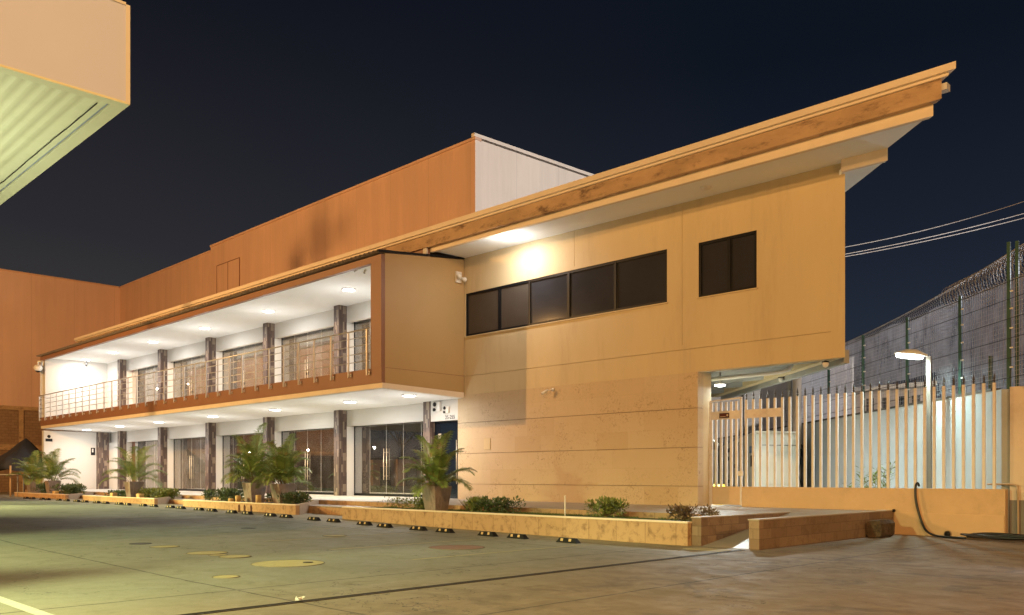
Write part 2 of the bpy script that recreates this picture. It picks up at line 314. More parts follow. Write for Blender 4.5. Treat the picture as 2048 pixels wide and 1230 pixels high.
# ------------------------------------------------------------------ mesh builder
WORLD = {}
class MB:
    def __init__(s): s.v = []; s.f = []; s.sm = []
    def add(s, vs, fs, smooth=False):
        b = len(s.v); s.v += [tuple(x) for x in vs]; s.f += [tuple(b+i for i in f) for f in fs]; s.sm += [smooth]*len(fs); return s
    def box(s, x0, x1, y0, y1, z0, z1):
        x0, x1 = min(x0, x1), max(x0, x1); y0, y1 = min(y0, y1), max(y0, y1); z0, z1 = min(z0, z1), max(z0, z1)
        return s.add([(x0,y0,z0),(x1,y0,z0),(x1,y1,z0),(x0,y1,z0),(x0,y0,z1),(x1,y0,z1),(x1,y1,z1),(x0,y1,z1)],
                     [(0,3,2,1),(4,5,6,7),(0,1,5,4),(1,2,6,5),(2,3,7,6),(3,0,4,7)])
    def bbox(s, x0, x1, y0, y1, z0, z1, c=.01):
        """box with chamfered vertical edges and top edge"""
        P = [(x0+c,y0),(x1-c,y0),(x1,y0+c),(x1,y1-c),(x1-c,y1),(x0+c,y1),(x0,y1-c),(x0,y0+c)]
        Q = [(x0+2*c if x<(x0+x1)/2 else x1-2*c, y0+2*c if y<(y0+y1)/2 else y1-2*c) for x, y in P]
        V = [(x,y,z0) for x,y in P]+[(x,y,z1-c) for x,y in P]+[(x+(c if x<(x0+x1)/2 else -c)*1.0, y+(c if y<(y0+y1)/2 else -c)*1.0, z1) for x,y in P]
        Fs = [tuple(range(7,-1,-1)), tuple(range(16,24))]
        for k in range(2):
            for i in range(8): Fs.append((k*8+i, k*8+(i+1)%8, k*8+8+(i+1)%8, k*8+8+i))
        return s.add(V, Fs)
    def prism(s, pts, z0, z1, zf0=None, zf1=None):
        n = len(pts)
        area = sum(pts[i][0]*pts[(i+1)%n][1]-pts[(i+1)%n][0]*pts[i][1] for i in range(n))
        if area < 0: pts = pts[::-1]
        a = [(x,y,(zf0(x,y) if zf0 else z0)) for x,y in pts]; b = [(x,y,(zf1(x,y) if zf1 else z1)) for x,y in pts]
        return s.add(a+b, [tuple(range(n-1,-1,-1)), tuple(range(n,2*n))]+[(i,(i+1)%n,n+(i+1)%n,n+i) for i in range(n)])
    def obox(s, p, q, wd, z0, z1, off=0):
        """oriented wall box from p to q in plan, thickness wd to the left of p->q"""
        p = Vector(p[:2]); q = Vector(q[:2]); d = (q-p).normalized(); nrm = Vector((-d.y, d.x))
        return s.prism([tuple(p+nrm*off), tuple(q+nrm*off), tuple(q+nrm*(off+wd)), tuple(p+nrm*(off+wd))], z0, z1)
    def tube(s, pts, r, n=8, smooth=True, caps=True):
        pts = [Vector(p) for p in pts]; rs = r if isinstance(r, (list, tuple)) else [r]*len(pts)
        V = []; up = None
        for i, p in enumerate(pts):
            d = (pts[min(i+1, len(pts)-1)]-pts[max(i-1, 0)]).normalized()
            if up is None: up = Vector((0,0,1)) if abs(d.z) < .9 else Vector((1,0,0))
            a = d.cross(up).normalized(); b = a.cross(d).normalized(); up = b
            for k in range(n):
                th = 2*math.pi*k/n; V.append(p+(a*math.cos(th)+b*math.sin(th))*rs[i])
        Fs = [(i*n+k, i*n+(k+1)%n, (i+1)*n+(k+1)%n, (i+1)*n+k) for i in range(len(pts)-1) for k in range(n)]
        if caps: Fs += [tuple(range(n-1,-1,-1)), tuple(range((len(pts)-1)*n, len(pts)*n))]
        return s.add(V, Fs, smooth)
    def lathe(s, c, prof, n=20, smooth=True, axis='z'):
        V = []
        for r, z in prof:
            for k in range(n):
                th = 2*math.pi*k/n
                if axis == 'z': V.append((c[0]+r*math.cos(th), c[1]+r*math.sin(th), c[2]+z))
                elif axis == 'y': V.append((c[0]+r*math.cos(th), c[1]+z, c[2]+r*math.sin(th)))
                else: V.append((c[0]+z, c[1]+r*math.cos(th), c[2]+r*math.sin(th)))
        m = len(prof)
        Fs = [(i*n+k, i*n+(k+1)%n, (i+1)*n+(k+1)%n, (i+1)*n+k) for i in range(m-1) for k in range(n)]
        Fs += [tuple(range(n-1,-1,-1)), tuple(range((m-1)*n, m*n))]
        return s.add(V, Fs, smooth)
    def build(s, name, m, parent=None, org=None):
        if parent is not None: o0 = WORLD[parent.name]; org = o0 if org is None else Vector(org)
        elif org is None:
            xs = [v[0] for v in s.v]; ys = [v[1] for v in s.v]; zs = [v[2] for v in s.v]
            org = Vector(((min(xs)+max(xs))/2, (min(ys)+max(ys))/2, min(zs)))
        org = Vector(org)
        me = bpy.data.meshes.new(name); me.from_pydata([(x-org.x, y-org.y, z-org.z) for x, y, z in s.v], [], s.f); me.update()
        me.polygons.foreach_set('use_smooth', s.sm)
        if m is not None: me.materials.append(m)
        o = bpy.data.objects.new(name, me); C.objects.link(o); WORLD[o.name] = org
        if parent is not None:
            o.parent = parent; o.location = org-WORLD[parent.name]
        else: o.location = org+Vector((0,0,H))
        return o
def tag(o, label=None, cat=None, group=None, kind=None):
    if label: o['label'] = label
    if cat: o['category'] = cat
    if group: o['group'] = group
    if kind: o['kind'] = kind
    return o
def thing(name, loc, label, cat, group=None):
    o = bpy.data.objects.new(name, None); C.objects.link(o); o.empty_display_size = .2
    o.location = (loc[0], loc[1], loc[2]+H); WORLD[o.name] = Vector(loc); return tag(o, label, cat, group)
def copy_tree(o, loc=None, label=None, parent=None, rotz=None):
    c = o.copy(); C.objects.link(c); c.parent = parent
    WORLD[c.name] = Vector(loc) if loc is not None else WORLD[o.name]
    if loc is not None and parent is None: c.location = (loc[0], loc[1], loc[2]+H)
    if rotz is not None: c.rotation_euler[2] = rotz
    if label: c['label'] = label
    for ch in list(o.children): copy_tree(ch, None, None, c)
    return c
ORD = ['first', 'second', 'third', 'fourth', 'fifth', 'sixth', 'seventh', 'eighth', 'ninth', 'tenth', 'eleventh', 'twelfth', 'thirteenth', 'fourteenth', 'fifteenth', 'sixteenth', 'seventeenth', 'eighteenth', 'nineteenth', 'twentieth']
def text_mesh(name, txt, size, loc, rot, m, parent, ext=.004, align='CENTER'):
    cu = bpy.data.curves.new(name, 'FONT'); cu.body = txt; cu.size = size; cu.extrude = ext; cu.align_x = align; cu.align_y = 'CENTER'
    tmp = bpy.data.objects.new(name, cu); C.objects.link(tmp); bpy.context.view_layer.update()
    me = bpy.data.meshes.new_from_object(tmp.evaluated_get(bpy.context.evaluated_depsgraph_get())); bpy.data.objects.remove(tmp)
    me.materials.clear(); me.materials.append(m)
    o = bpy.data.objects.new(name, me); C.objects.link(o); o.rotation_euler = rot
    if parent is not None: o.parent = parent; o.location = Vector(loc)-WORLD[parent.name]
    else: o.location = Vector(loc)+Vector((0,0,H))
    WORLD[o.name] = Vector(loc); return o

# ------------------------------------------------------------------ ground
GP = [(-400, -1.18), (-50, -1.18), (-36, -1.204), (-31, -1.217), (-23.5, -1.29), (-18.7, -1.37), (-12, -1.43), (400, -1.43)]
def gz(x, y=0):
    for (a, za), (b, zb) in zip(GP, GP[1:]):
        if x <= b: return za+(zb-za)*(x-a)/(b-a)
    return GP[-1][1]
m = MB(); xs = [-400, -200, -100]+[p/2.0 for p in range(-140, 20, 3)]+[12, 30, 80, 200]; ys = [-300, -100, -40, -15, -5, 0, 5, 10, 15, 20, 25, 40, 100, 300]
V = [(x, y, gz(x)) for y in ys for x in xs]; nx = len(xs)
m.add(V, [(j*nx+i, j*nx+i+1, (j+1)*nx+i+1, (j+1)*nx+i) for j in range(len(ys)-1) for i in range(nx-1)])
tag(m.build('ground', M_ground, org=(0, 0, 0)), kind='structure')

ZT = -.86; YF = 21.2
# parking lines
k = 0
for i in range(13):
    X0 = -11.6-2.52*i
    m = MB(); V = []; n = 8
    for j in range(n+1):
        y = 9.2+(13.55-9.2)*j/n; V += [(X0-.05, y, gz(X0)+.004), (X0+.05, y, gz(X0)+.004)]
    m.add(V, [(2*j, 2*j+1, 2*j+3, 2*j+2) for j in range(n)]); tag(m.build('parking_line', M_line), kind='structure')
m = MB(); m.add([(x, y, gz(x)+.004) for x in (-30, -24, -20, -12, -8) for y in (2.80, 2.94)], [(2*j, 2*j+2, 2*j+3, 2*j+1) for j in range(4)])
tag(m.build('painted_road_line', M_line2), kind='structure')

M_rimm = mat('cover_rim', (.16, .14, .10), .8, .3, 8)
def disc(name, u, v, rpx, mt, label, cat, z=.005, ring=None, group=None, parts=()):
    g0 = -1.42; p = at(u, t=(g0)/((952-v)/F))
    for _ in range(4): p = at(u, t=gz(p.x)/((952-v)/F))
    r = rpx/F*((p.y-p.x)/1.41421)
    m = MB(); m.lathe((p.x, p.y, gz(p.x)-.02), [(r, 0), (r, .02+z*.7), (r-.012, .02+z)], 36, False)
    o = tag(m.build(name, mt, org=(p.x, p.y, gz(p.x)-.02)), label, cat, group)
    rr = MB(); n = 36; V = []
    for q in range(n):
        th = 2*math.pi*q/n
        for r_, h_ in ((r*1.003, z+.002), (r*1.003+.012, z+.002), (r*1.003+.016, 0), (r*1.003, 0)): V.append((p.x+r_*math.cos(th), p.y+r_*math.sin(th), gz(p.x)+h_))
    rr.add(V, [(4*q+e, 4*((q+1) % n)+e, 4*((q+1) % n)+e+1, 4*q+e+1) for q in range(n) for e in range(3)]); rr.build('rim', mt if mt is M_iron else M_rimm, o)
    return o, p, r
GC = 'painted covers set in the forecourt'
o, p, r = disc('manhole_cover', 576, 1127, 70, M_paint_y, 'largest round yellow painted cover in the forecourt', 'manhole cover', group=GC)
m = MB(); m.lathe((p.x+.15, p.y+.28, gz(p.x)+.010), [(.085, 0), (.085, .006)], 16); m.build('lifting_plate', M_iron, o)
disc('manhole_cover', 414, 1106, 38, M_paint_y, 'yellow painted cover with worn dark middle, left of the largest one', 'manhole cover', .005, group=GC)
disc('manhole_cover', 470, 1113.5, 30, M_paint_y, 'plain yellow cover between the worn cover and the largest one', 'manhole cover', .009, group=GC)
disc('manhole_cover', 436, 1110.2, 17, M_paint_y, 'smallest yellow cover, squeezed between two yellow covers', 'manhole cover', .003, group=GC)
disc('manhole_cover', 329, 1093.5, 27, M_paint_y, 'leftmost round yellow painted cover', 'manhole cover', group=GC)
disc('drain_cover', 281, 1087.5, 20, M_iron, 'dark grated drain cover at the left of the yellow covers', 'drain cover')
disc('manhole_cover', 452, 1154, 25, M_paint_y, 'lone small yellow cover with broken edge nearest the slot drain', 'manhole cover', .008, group=GC)
disc('manhole_cover', 913, 1095, 55, M_paint_r, 'wide faded red cover below the wheel stops', 'manhole cover', .006)
disc('manhole_cover', 669, 1071.5, 23, M_line, 'pale round cover lying across a parking line', 'manhole cover', .006)
disc('drain_cover', 497, 1056.5, 14, M_iron, 'small dark cover among the far parking lines', 'drain cover')

# slot drain
m = MB(); m.box(-8.665, -8.65, 1.0, 14.9, -1.432, -1.420); m.box(-8.57, -8.555, 1.0, 14.9, -1.432, -1.420)
sd = tag(m.build('slot_drain', M_iron), 'long dark slot drain running across the forecourt towards the ramp', 'drain')
m = MB(); m.box(-8.65, -8.57, 1.0, 14.9, -1.435, -1.425); m.build('channel', M_rubber, sd)
m = MB(); m.add([(-9.6, 14.35, gz(-9.6)+.006), (-8.72, 14.3, gz(-8.7)+.006), (-8.75, 14.75, gz(-8.7)+.006), (-9.55, 14.8, gz(-9.5)+.006), (-9.6, 14.35, gz(-9.6)-.02), (-8.72, 14.3, gz(-8.7)-.02), (-8.75, 14.75, gz(-8.7)-.02), (-9.55, 14.8, gz(-9.5)-.02)],
             [(0,1,2,3),(0,4,5,1),(1,5,6,2),(2,6,7,3),(3,7,4,0)])
tag(m.build('access_cover', M_line), 'pale rectangular cover plate in front of the ramp', 'cover plate')
p = at(600, t=1.43/((1204-952)/F)); m = MB(); rr = random.Random(4)
V = [(p.x+rr.uniform(-.06, .06), p.y+rr.uniform(-.06, .06), -1.425+rr.uniform(.0, .07)) for _ in range(12)]
m.add(V, [(0,1,2),(2,3,4),(4,5,6),(1,5,7),(7,8,9),(9,10,11),(3,8,11),(0,6,10)]); tag(m.build('crumpled_paper', M_paper), 'crumpled scrap of white paper lying by the slot drain', 'litter')

# wheel stops
def wheel_stop():
    x, y = -12.2, 13.9; z = gz(x); t = thing('wheel_stop', (x, y, z), 'x', 'wheel stop', 'rubber wheel stops along the parking bays')
    m = MB(); L = .30; prof = [(-.075, 0), (.075, 0), (.05, .10), (-.05, .10)]
    V = [(x+sx*(L-(.09 if h > .05 else 0)), y+q, z+h) for sx in (-1, 1) for q, h in prof]
    m.add(V, [(3,2,1,0),(4,5,6,7),(0,1,5,4),(1,2,6,5),(2,3,7,6),(3,0,4,7)]); m.build('body', M_rubber, t)
    for sx in (-.13, .10):
        m = MB(); nn = Vector((0, -.10, .025)).normalized()*.004
        V = [(x+sx-.036, y-.0665, z+.035), (x+sx+.036, y-.0665, z+.035), (x+sx+.036, y-.052, z+.092), (x+sx-.036, y-.052, z+.092)]
        V2 = [(a+nn.x, b+nn.y, c+nn.z) for a, b, c in V]
        m.add(V+V2, [(4,5,6,7),(0,1,5,4),(1,2,6,5),(2,3,7,6),(3,0,4,7)]); m.build('reflector', M_yellow, t)
    return t
ws = wheel_stop(); cnt = 0
for i in range(16):
    for e, dx in enumerate((0, -1.5)):
        x = -12.2-2.5*i+dx+random.uniform(-.05, .05)
        if x < -51: continue
        lab = ('nearest bay at the right' if i == 0 else ORD[i]+' bay from the right')
        lb = 'black rubber wheel stop, %s of the pair in the %s' % ('right one' if e == 0 else 'left one', lab)
        if i == 0 and e == 0: ws['label'] = lb; continue
        c = copy_tree(ws, (x, 13.9+random.uniform(-.04, .04), gz(x)), lb, rotz=random.uniform(-.05, .05)); cnt += 1

# ------------------------------------------------------------------ terrace, planters, steps, ramp
m = MB(); m.prism([(-61, 17.0), (-22.4, 17.0), (-22.4, 16.8), (-9.92, 16.8), (-9.92, 18.9), (-8.625, 18.9), (-8.625, 21.78), (-13.6, 21.78), (-13.6, 28), (-61, 28)], -1.7, ZT)
tag(m.build('pavement', M_terr, org=(0, 0, 0)), kind='structure')
m = MB(); m.prism([(-59.1, 17.03), (-24.1, 17.03), (-24.1, 21.9), (-59.1, 21.9)], ZT+.001, ZT+.005)
tag(m.build('pavement_tiles', block_mat('pale_floor_tile', ((.62, .59, .53), (.66, .63, .57)), .6, 9, (.45, .42, .37), .008, .05, (.45, .41, .35), .3), org=(0, 0, 0)), kind='structure')
m = MB(); m.box(-22.35, -9.93, 16.775, 16.80, -1.2, ZT-.006); m.box(-61, -22.4, 16.975, 17.0, -1.3, ZT-.006)
tag(m.build('pavement_edge', M_planter, org=(0, 0, 0)), kind='structure')
ZP = -.97
def planter(x0, x1, label, diag=True):
    r = thing('planter', ((x0+x1)/2, 15.8, gz(x0)), label, 'planter', 'low block planters along the terrace')
    yb = 17.0-.03 if diag else 16.77
    m = MB(); m.prism([(x0, 15.0), (x1, 15.0), (x1, 15.14), (x0, 15.14)], 0, ZP, zf0=lambda x, y: gz(x)-.1); m.build('front_wall', M_planter, r)
    m = MB(); m.box(x0-.01, x1+.01, 14.985, 15.15, ZP, ZP+.035); m.build('coping', M_beige, r)
    dx = -1.7 if diag else 0
    m = MB(); m.prism([(x0, 15.151), (x0+.14, 15.151), (x0+.14, yb), (x0, yb)], gz(x0)-.1, ZP); m.build('side_wall', M_planter, r)
    if diag:
        m = MB(); m.prism([(x1, 15.151), (x1+dx, yb), (x1+dx-.16, yb), (x1-.16, 15.151)], 0, 0, zf0=lambda x, y: gz(x1)-.1, zf1=lambda x, y: ZP+.035 if y < 16 else ZT+.004)
        m.build('side_wall', mat('cheek_wall_concrete', (.40, .33, .26), .8, .15, 2, .2, 20, dirt=(.2, .15, .1), damt=.5) if 'cheek_wall_concrete' not in MATS else MATS['cheek_wall_concrete'], r)
    m = MB(); m.prism([(x0+.141, 15.151), (x1-.165, 15.151), (x1-.165+(dx if diag else 0), yb-.002), (x0+.141, yb-.002)], -1.2, -1.0); m.build('soil', M_soil, r)
    return r
planter(-55.9, -47.2, 'farthest low block planter, at the left end of the terrace')
planter(-44.7, -36.26, 'low block planter holding one palm pot and a pale green hedge')
planter(-33.5, -25.05, 'low block planter holding the two palm pots side by side')
planter(-22.35, -9.925, 'longest low block planter, with grass, below the stone wall', diag=False)
def steps(x0, x1, label):
    r = thing('steps', ((x0+x1)/2, 16, gz(x0)), label, 'steps', 'steps between the planters')
    m = MB(); m.prism([(x0-1.0, 16.0), (x1, 16.0), (x1, 17.0-.005), (x0-1.72, 17.0-.005)], gz(x0)-.1, -1.035); m.build('riser_block', M_planter, r)
    m = MB(); m.prism([(x0-1.0, 15.98), (x1, 15.98), (x1, 16.97), (x0-1.72, 16.97)], -1.034, -1.01); m.build('tread', M_terr, r)
steps(-25.05, -22.36, 'two steps up to the terrace beside the longest planter')
steps(-36.26, -33.51, 'two steps between the hedge planter and the twin palm planter')
steps(-47.2, -44.71, 'farthest two steps, at the left of the terrace')
# ramp
def ramp_z(y): return gz(-9)+.004+(ZT-gz(-9)-.004)*max(0, min(1, (y-15.2)/3.7))
rp = thing('ramp', (-9.1, 17, gz(-9)), 'concrete wheelchair ramp between two stone block walls', 'ramp')
m = MB(); m.add([(-9.70, 15.2, ramp_z(15.2)), (-8.62, 15.2, ramp_z(15.2)), (-8.62, 18.9, ZT), (-9.70, 18.9, ZT), (-9.7, 15.2, -1.6), (-8.62, 15.2, -1.6), (-8.62, 18.9, -1.6), (-9.7, 18.9, -1.6)], [(0,1,2,3),(0,4,5,1),(1,5,6,2),(3,2,6,7),(0,3,7,4)])
m.build('ramp_floor', M_terr, rp)
for (a, b, yb) in ((-9.92, -9.70, 18.9), (-8.62, -8.40, 21.76)):
    m = MB(); m.box(a, b, 15.15, yb, -1.6, ZT-.002); o = m.build('side_wall', M_rampw, rp)
    m = MB(); m.box(a-.012, b+.012, 15.13, yb-.01, ZT-.002, ZT+.022); m.build('coping', mat('ramp_coping', (.42, .36, .29), .6, .1) if 'ramp_coping' not in MATS else MATS['ramp_coping'], o)

# ------------------------------------------------------------------ the two-storey building
B = thing('commercial_building', (-36, 21, ZT), 'long cream two-storey building with a lit balcony over glass shopfronts', 'building')
XC = [-25.85-6.17*i for i in range(6)]
XL, XR = -59.6, -23.7
# wall pieces with holes on plane Y=y0..y1
def wall_holes(x0, x1, z0, z1, y0, y1, holes, name, mt, parent):
    xs = sorted({x0, x1}|{min(max(h[k], x0), x1) for h in holes for k in (0, 1)}); zs = sorted({z0, z1}|{min(max(h[k], z0), z1) for h in holes for k in (2, 3)})
    def open_(i, j):
        cx = (xs[i]+xs[i+1])/2; cz = (zs[j]+zs[j+1])/2
        return any(h[0] < cx < h[1] and h[2] < cz < h[3] for h in holes)
    m = MB(); nx = len(xs)-1; nz = len(zs)-1
    def q(a, b, c, d): m.add([a, b, c, d], [(0,1,2,3)])
    for i in range(nx):
        for j in range(nz):
            if open_(i, j): continue
            a, b, c, d = xs[i], xs[i+1], zs[j], zs[j+1]
            q((a,y0,c),(b,y0,c),(b,y0,d),(a,y0,d)); q((b,y1,c),(a,y1,c),(a,y1,d),(b,y1,d))
            if i == 0 or open_(i-1, j): q((a,y1,c),(a,y0,c),(a,y0,d),(a,y1,d))
            if i == nx-1 or open_(i+1, j): q((b,y0,c),(b,y1,c),(b,y1,d),(b,y0,d))
            if j == 0 or open_(i, j-1): q((a,y1,c),(b,y1,c),(b,y0,c),(a,y0,c))
            if j == nz-1 or open_(i, j+1): q((a,y0,d),(b,y0,d),(b,y1,d),(a,y1,d))
    return m.build(name, mt, parent)
W1 = (-23.6, -14.74, 5.12, 6.69); W2 = (-13.66, -11.83, 5.10, 6.66)
jt = [(-60, 0, 3.655, 3.668), (-14.22, -14.208, 3.8, 7.9), (-18.35, -18.338, 6.8, 7.95)]
wall_holes(-23.69, -9.75, 2.98, 8.0, YF, YF+.3, [W1, W2]+jt, 'upper_wall', M_cream, B)
m = MB(); m.prism([(-9.751, 21.202), (-9.39, 21.202), (-9.72, 21.498), (-9.751, 21.498)], 2.982, 7.998); m.build('wall_corner', M_cream, B)
m = MB(); m.box(-23.69, -9.76, YF+.03, YF+.28, 3.60, 3.72); m.box(-14.26, -14.17, YF+.03, YF+.27, 3.72, 7.9); m.box(-18.4, -18.3, YF+.03, YF+.27, 6.8, 7.95); m.build('joint_backing', M_cream, B)
# diagonal right-hand side wall of the upper floor and its dark underside
m = MB(); m.obox((-9.74, 21.501), (-17.6, 28.6), .25, 2.98, 8.0); m.build('side_wall', M_cream, B)
# stone faced lower wall
for k, (z0, z1) in enumerate([(ZT, -.300), (-.286, .818), (.832, 1.944), (1.958, 3.02 if True else 0)]):
    m = MB(); m.box(-24.03, -13.68, YF-.012, YF+.28, z0, min(z1, 2.978)); m.build('stone_course', M_stone, B, org=(-18, YF, -1))
m = MB(); m.box(-24.02, -13.69, YF+.02, YF+.26, ZT, 2.97); m.build('stone_backing', M_rampw, B)
m = MB(); m.prism([(-13.86, YF+.281), (-13.685, YF+.281), (-13.685, 21.9), (-20.4, 28.5), (-20.6, 28.3), (-13.86, 21.8)], ZT, 3.0); m.build('return_wall', M_cream, B)

# strip window and small window
def window(x0, x1, z0, z1, divs, glass_ms, label=None):
    m = MB(); f = .075
    m.box(x0, x1, YF+.02, YF+.10, z0, z0+f); m.box(x0, x1, YF+.02, YF+.10, z1-f, z1)
    xsn = [x0]+divs+[x1]
    for i, x in enumerate(xsn):
        wd = .10 if abs(x+18.62) < .01 else f
        a, b = (x, x+f) if i == 0 else ((x-f, x) if i == len(xsn)-1 else (x-wd/2, x+wd/2))
        m.box(a, b, YF+.015, YF+.105, z0+.002, z1-.002)
    w_ = m.build('window', M_black, B)
    if label: w_['label'] = label
    for i in range(len(xsn)-1):
        m = MB(); m.box(xsn[i]+.02, xsn[i+1]-.02, YF+.06, YF+.075, z0+.02, z1-.02); m.build('pane', glass_ms[i], w_)
        m = MB(); a, b = xsn[i]+.06, xsn[i+1]-.06; e = .022
        for q in ((a, b, z0+.06, z0+.06+e), (a, b, z1-.06-e, z1-.06), (a, a+e, z0+.06+e, z1-.06-e), (b-e, b, z0+.06+e, z1-.06-e)): m.box(q[0], q[1], YF+.045, YF+.058, q[2], q[3])
        m.build('sash', M_dark, w_)
    m = MB(); m.box(x0-.03, x1+.03, YF-.035, YF+.02, z0-.035, z0-.002); m.build('sill', M_cream, w_)
window(*W1, [-21.87, -20.38, -18.62, -16.68], [M_winglass2, M_winglass2, M_winglass, M_winglass, M_winglass], 'long dark strip window of five panes')
window(*W2, [-12.68], [M_winglass, M_winglass], 'small two-pane dark window')
m = MB(); m.box(-20.2, -18.8, YF+.080, YF+.09, 5.2, 6.6); m.build('curtain', M_ware_in, B)

# roof over the right part: sheared a little down to the right
def rz(x): return .17 if x < -22 else .17*(x+6.5)/(-15.5)
def rp_(pts, z0, z1, name, mt):
    m = MB(); m.prism(pts, 0, 0, zf0=lambda x, y: z0+rz(x), zf1=lambda x, y: z1+rz(x)); return m.build(name, mt, B)
rp_([(-23.7, 19.58), (-6.73, 19.58), (-6.85, 19.70), (-23.7, 19.70)], 7.77, 8.06, 'roof_lip', M_beige)
rp_([(-23.7, 19.702), (-6.87, 19.702), (-8.42, 21.14), (-9.4, YF-.004), (-23.7, YF-.004)], 7.84, 7.95, 'soffit', M_soffit)
rp_([(-9.385, 20.96), (-8.24, 20.96), (-8.36, 21.06), (-9.385, 21.06)], 7.54, 7.838, 'side_roof_lip', M_beige)
m = MB(); m.prism([(-9.38, 21.062), (-8.37, 21.062), (-15.9, 28.1), (-16.6, 27.3)], 7.58, 7.7); m.build('side_soffit', M_soffit, B)
rp_([(-59.0, 19.40), (-6.50, 19.40), (-6.66, 19.57), (-59.0, 19.57)], 8.02, 8.44, 'roof_band', M_conc)
rp_([(-59.0, 19.34), (-6.34, 19.34), (-6.62, 19.62), (-59.0, 19.62)], 8.441, 8.505, 'coping', M_beige)
rp_([(-59.02, 19.26), (-6.17, 19.26), (-6.6, 19.7), (-59.02, 19.7)], 8.506, 8.66, 'coping', M_beige)
rp_([(-59.0, 19.63), (-6.7, 19.63), (-14.5, 26.9), (-59.0, 26.9)], 8.08, 8.44, 'roof_slab', M_conc)
m = MB(); m.box(-59.0, -23.72, 19.5, 19.6, 7.64, 8.185); m.build('rear_upstand', M_brown, B)
m = MB(); m.box(-23.92, -23.72, 19.44, 19.499, 7.84, 8.2); m.build('downpipe_end', M_white, B)
m = MB(); m.box(-6.66, -6.4, 19.42, 19.62, 8.2, 8.34); m.build('gutter_outlet', M_white, B)
m = MB(); p = at(1428, 367, Y=20.6); m.lathe((-12.95, 20.45, 7.79+rz(-13)), [(.13, 0), (.16, .03), (.16, .051)], 20); tag(m.build('soffit_lamp', M_plast), 'unlit round lamp under the roof above the small window', 'lamp')

# balcony
m = MB(); m.box(XL, XR, 17.47, 17.62, 3.157, 3.68); m.build('balcony_fascia', M_brown, B)
m = MB(); m.box(XL, XR-.001, 17.455, 17.62, 7.27, 7.50); m.build('balcony_head', M_brown, B)
m = MB(); m.box(-24.3, XR-.002, 17.46, 17.62, 3.681, 7.268); m.build('balcony_pier', M_brown, B)
m = MB(); V = [(-24.3, 17.621, 3.157), (XR, 17.621, 3.157), (XR, YF-.002, 3.07), (-24.3, YF-.002, 3.07), (-24.3, 17.621, 7.55), (XR, 17.621, 7.55), (XR, YF-.002, 7.96), (-24.3, YF-.002, 7.96)]
m.add(V, [(0,3,2,1),(4,5,6,7),(0,1,5,4),(1,2,6,5),(2,3,7,6),(3,0,4,7)]); m.build('balcony_end_panel', M_panel, B)
m = MB(); m.box(XR, XR+.003, 17.63, YF-.01, 3.672, 3.686); m.build('panel_joint', M_brown, B)
m = MB(); m.box(-24.306, -24.302, 17.63, 21.37, 3.55, 7.43); m.build('inner_lining', M_white, B)
m = MB(); m.box(XL, XL+.38, 17.631, 21.39, 3.2, 7.439); m.box(XL-.02, XL+.02, 17.45, 17.62, 3.681, 7.268); m.build('balcony_end_wall', M_white, B)
m = MB(); V = [(XL, 17.49, 2.985), (XR+.015, 17.49, 2.985), (XR+.015, YF-.014, 2.88), (XL, YF-.014, 2.88), (XL, 17.49, 3.156), (XR+.015, 17.49, 3.156), (XR+.015, YF-.014, 3.068), (XL, YF-.014, 3.068)]
m.add(V, [(0,3,2,1),(4,5,6,7),(0,1,5,4),(1,2,6,5),(2,3,7,6),(3,0,4,7)]); m.build('slab_edge', M_beige, B)
m = MB(); V = [(XL+.1, 17.56, 2.965), (-23.78, 17.56, 2.965), (-23.78, YF-.016, 2.865), (XL+.1, YF-.016, 2.865), (XL+.1, 17.56, 2.99), (-23.78, 17.56, 2.99), (-23.78, YF-.016, 2.9), (XL+.1, YF-.016, 2.9)]
m.add(V, [(0,3,2,1),(4,5,6,7),(0,1,5,4),(1,2,6,5),(2,3,7,6),(3,0,4,7)]); m.build('lower_soffit', M_soffit, B)
m = MB(); m.box(XL+.1, -24.04, YF-.015, 26.4, 2.87, 2.99); m.build('shop_ceiling', M_soffit, B)
m = MB(); m.box(XL+.38, -24.31, 17.62, 26.4, 3.3, 3.5); m.build('balcony_floor', mat('pale_floor_tiles', (.72, .72, .70), .4, .05), B)
m = MB(); m.box(XL+.38, -24.31, 17.63, 26.4, 7.44, 7.50); m.build('balcony_ceiling', M_soffit, B)
# corrugated balcony roof
m = MB(); V = []; N = 0; x = XL-.25; pitch = .26
while x < XR+.06:
    ph = 2*math.pi*(x-XL)/pitch; dz = .045*math.sin(ph)
    for (y, z) in ((17.28, 7.545), (19.48, 7.765)): V += [(x, y, z+dz+.03), (x, y, z+dz+.018)]
    N += 1; x += pitch/8
Fc = []
for i in range(N-1):
    a = 4*i; b = a+4
    Fc += [(a, a+2, b+2, b), (a+1, b+1, b+3, a+3), (a, b, b+1, a+1), (a+2, a+3, b+3, b+2)]
m.add(V, Fc, True); m.build('corrugated_roof', mat('fibre_cement_sheet', (.17, .14, .12), .85, .3, 2, .3, 20, dirt=(.05, .04, .03)), B)
m = MB(); V = [(XR-.03, 17.3, 7.60), (XR+.07, 17.3, 7.60), (XR+.07, YF-.03, 8.035), (XR-.03, YF-.03, 8.035)]
m.add(V+[(a, b, c-.05) for a, b, c in V], [(0,1,2,3),(7,6,5,4),(0,4,5,1),(1,5,6,2),(2,6,7,3),(3,7,4,0)]); m.build('verge_flashing', M_black, B)

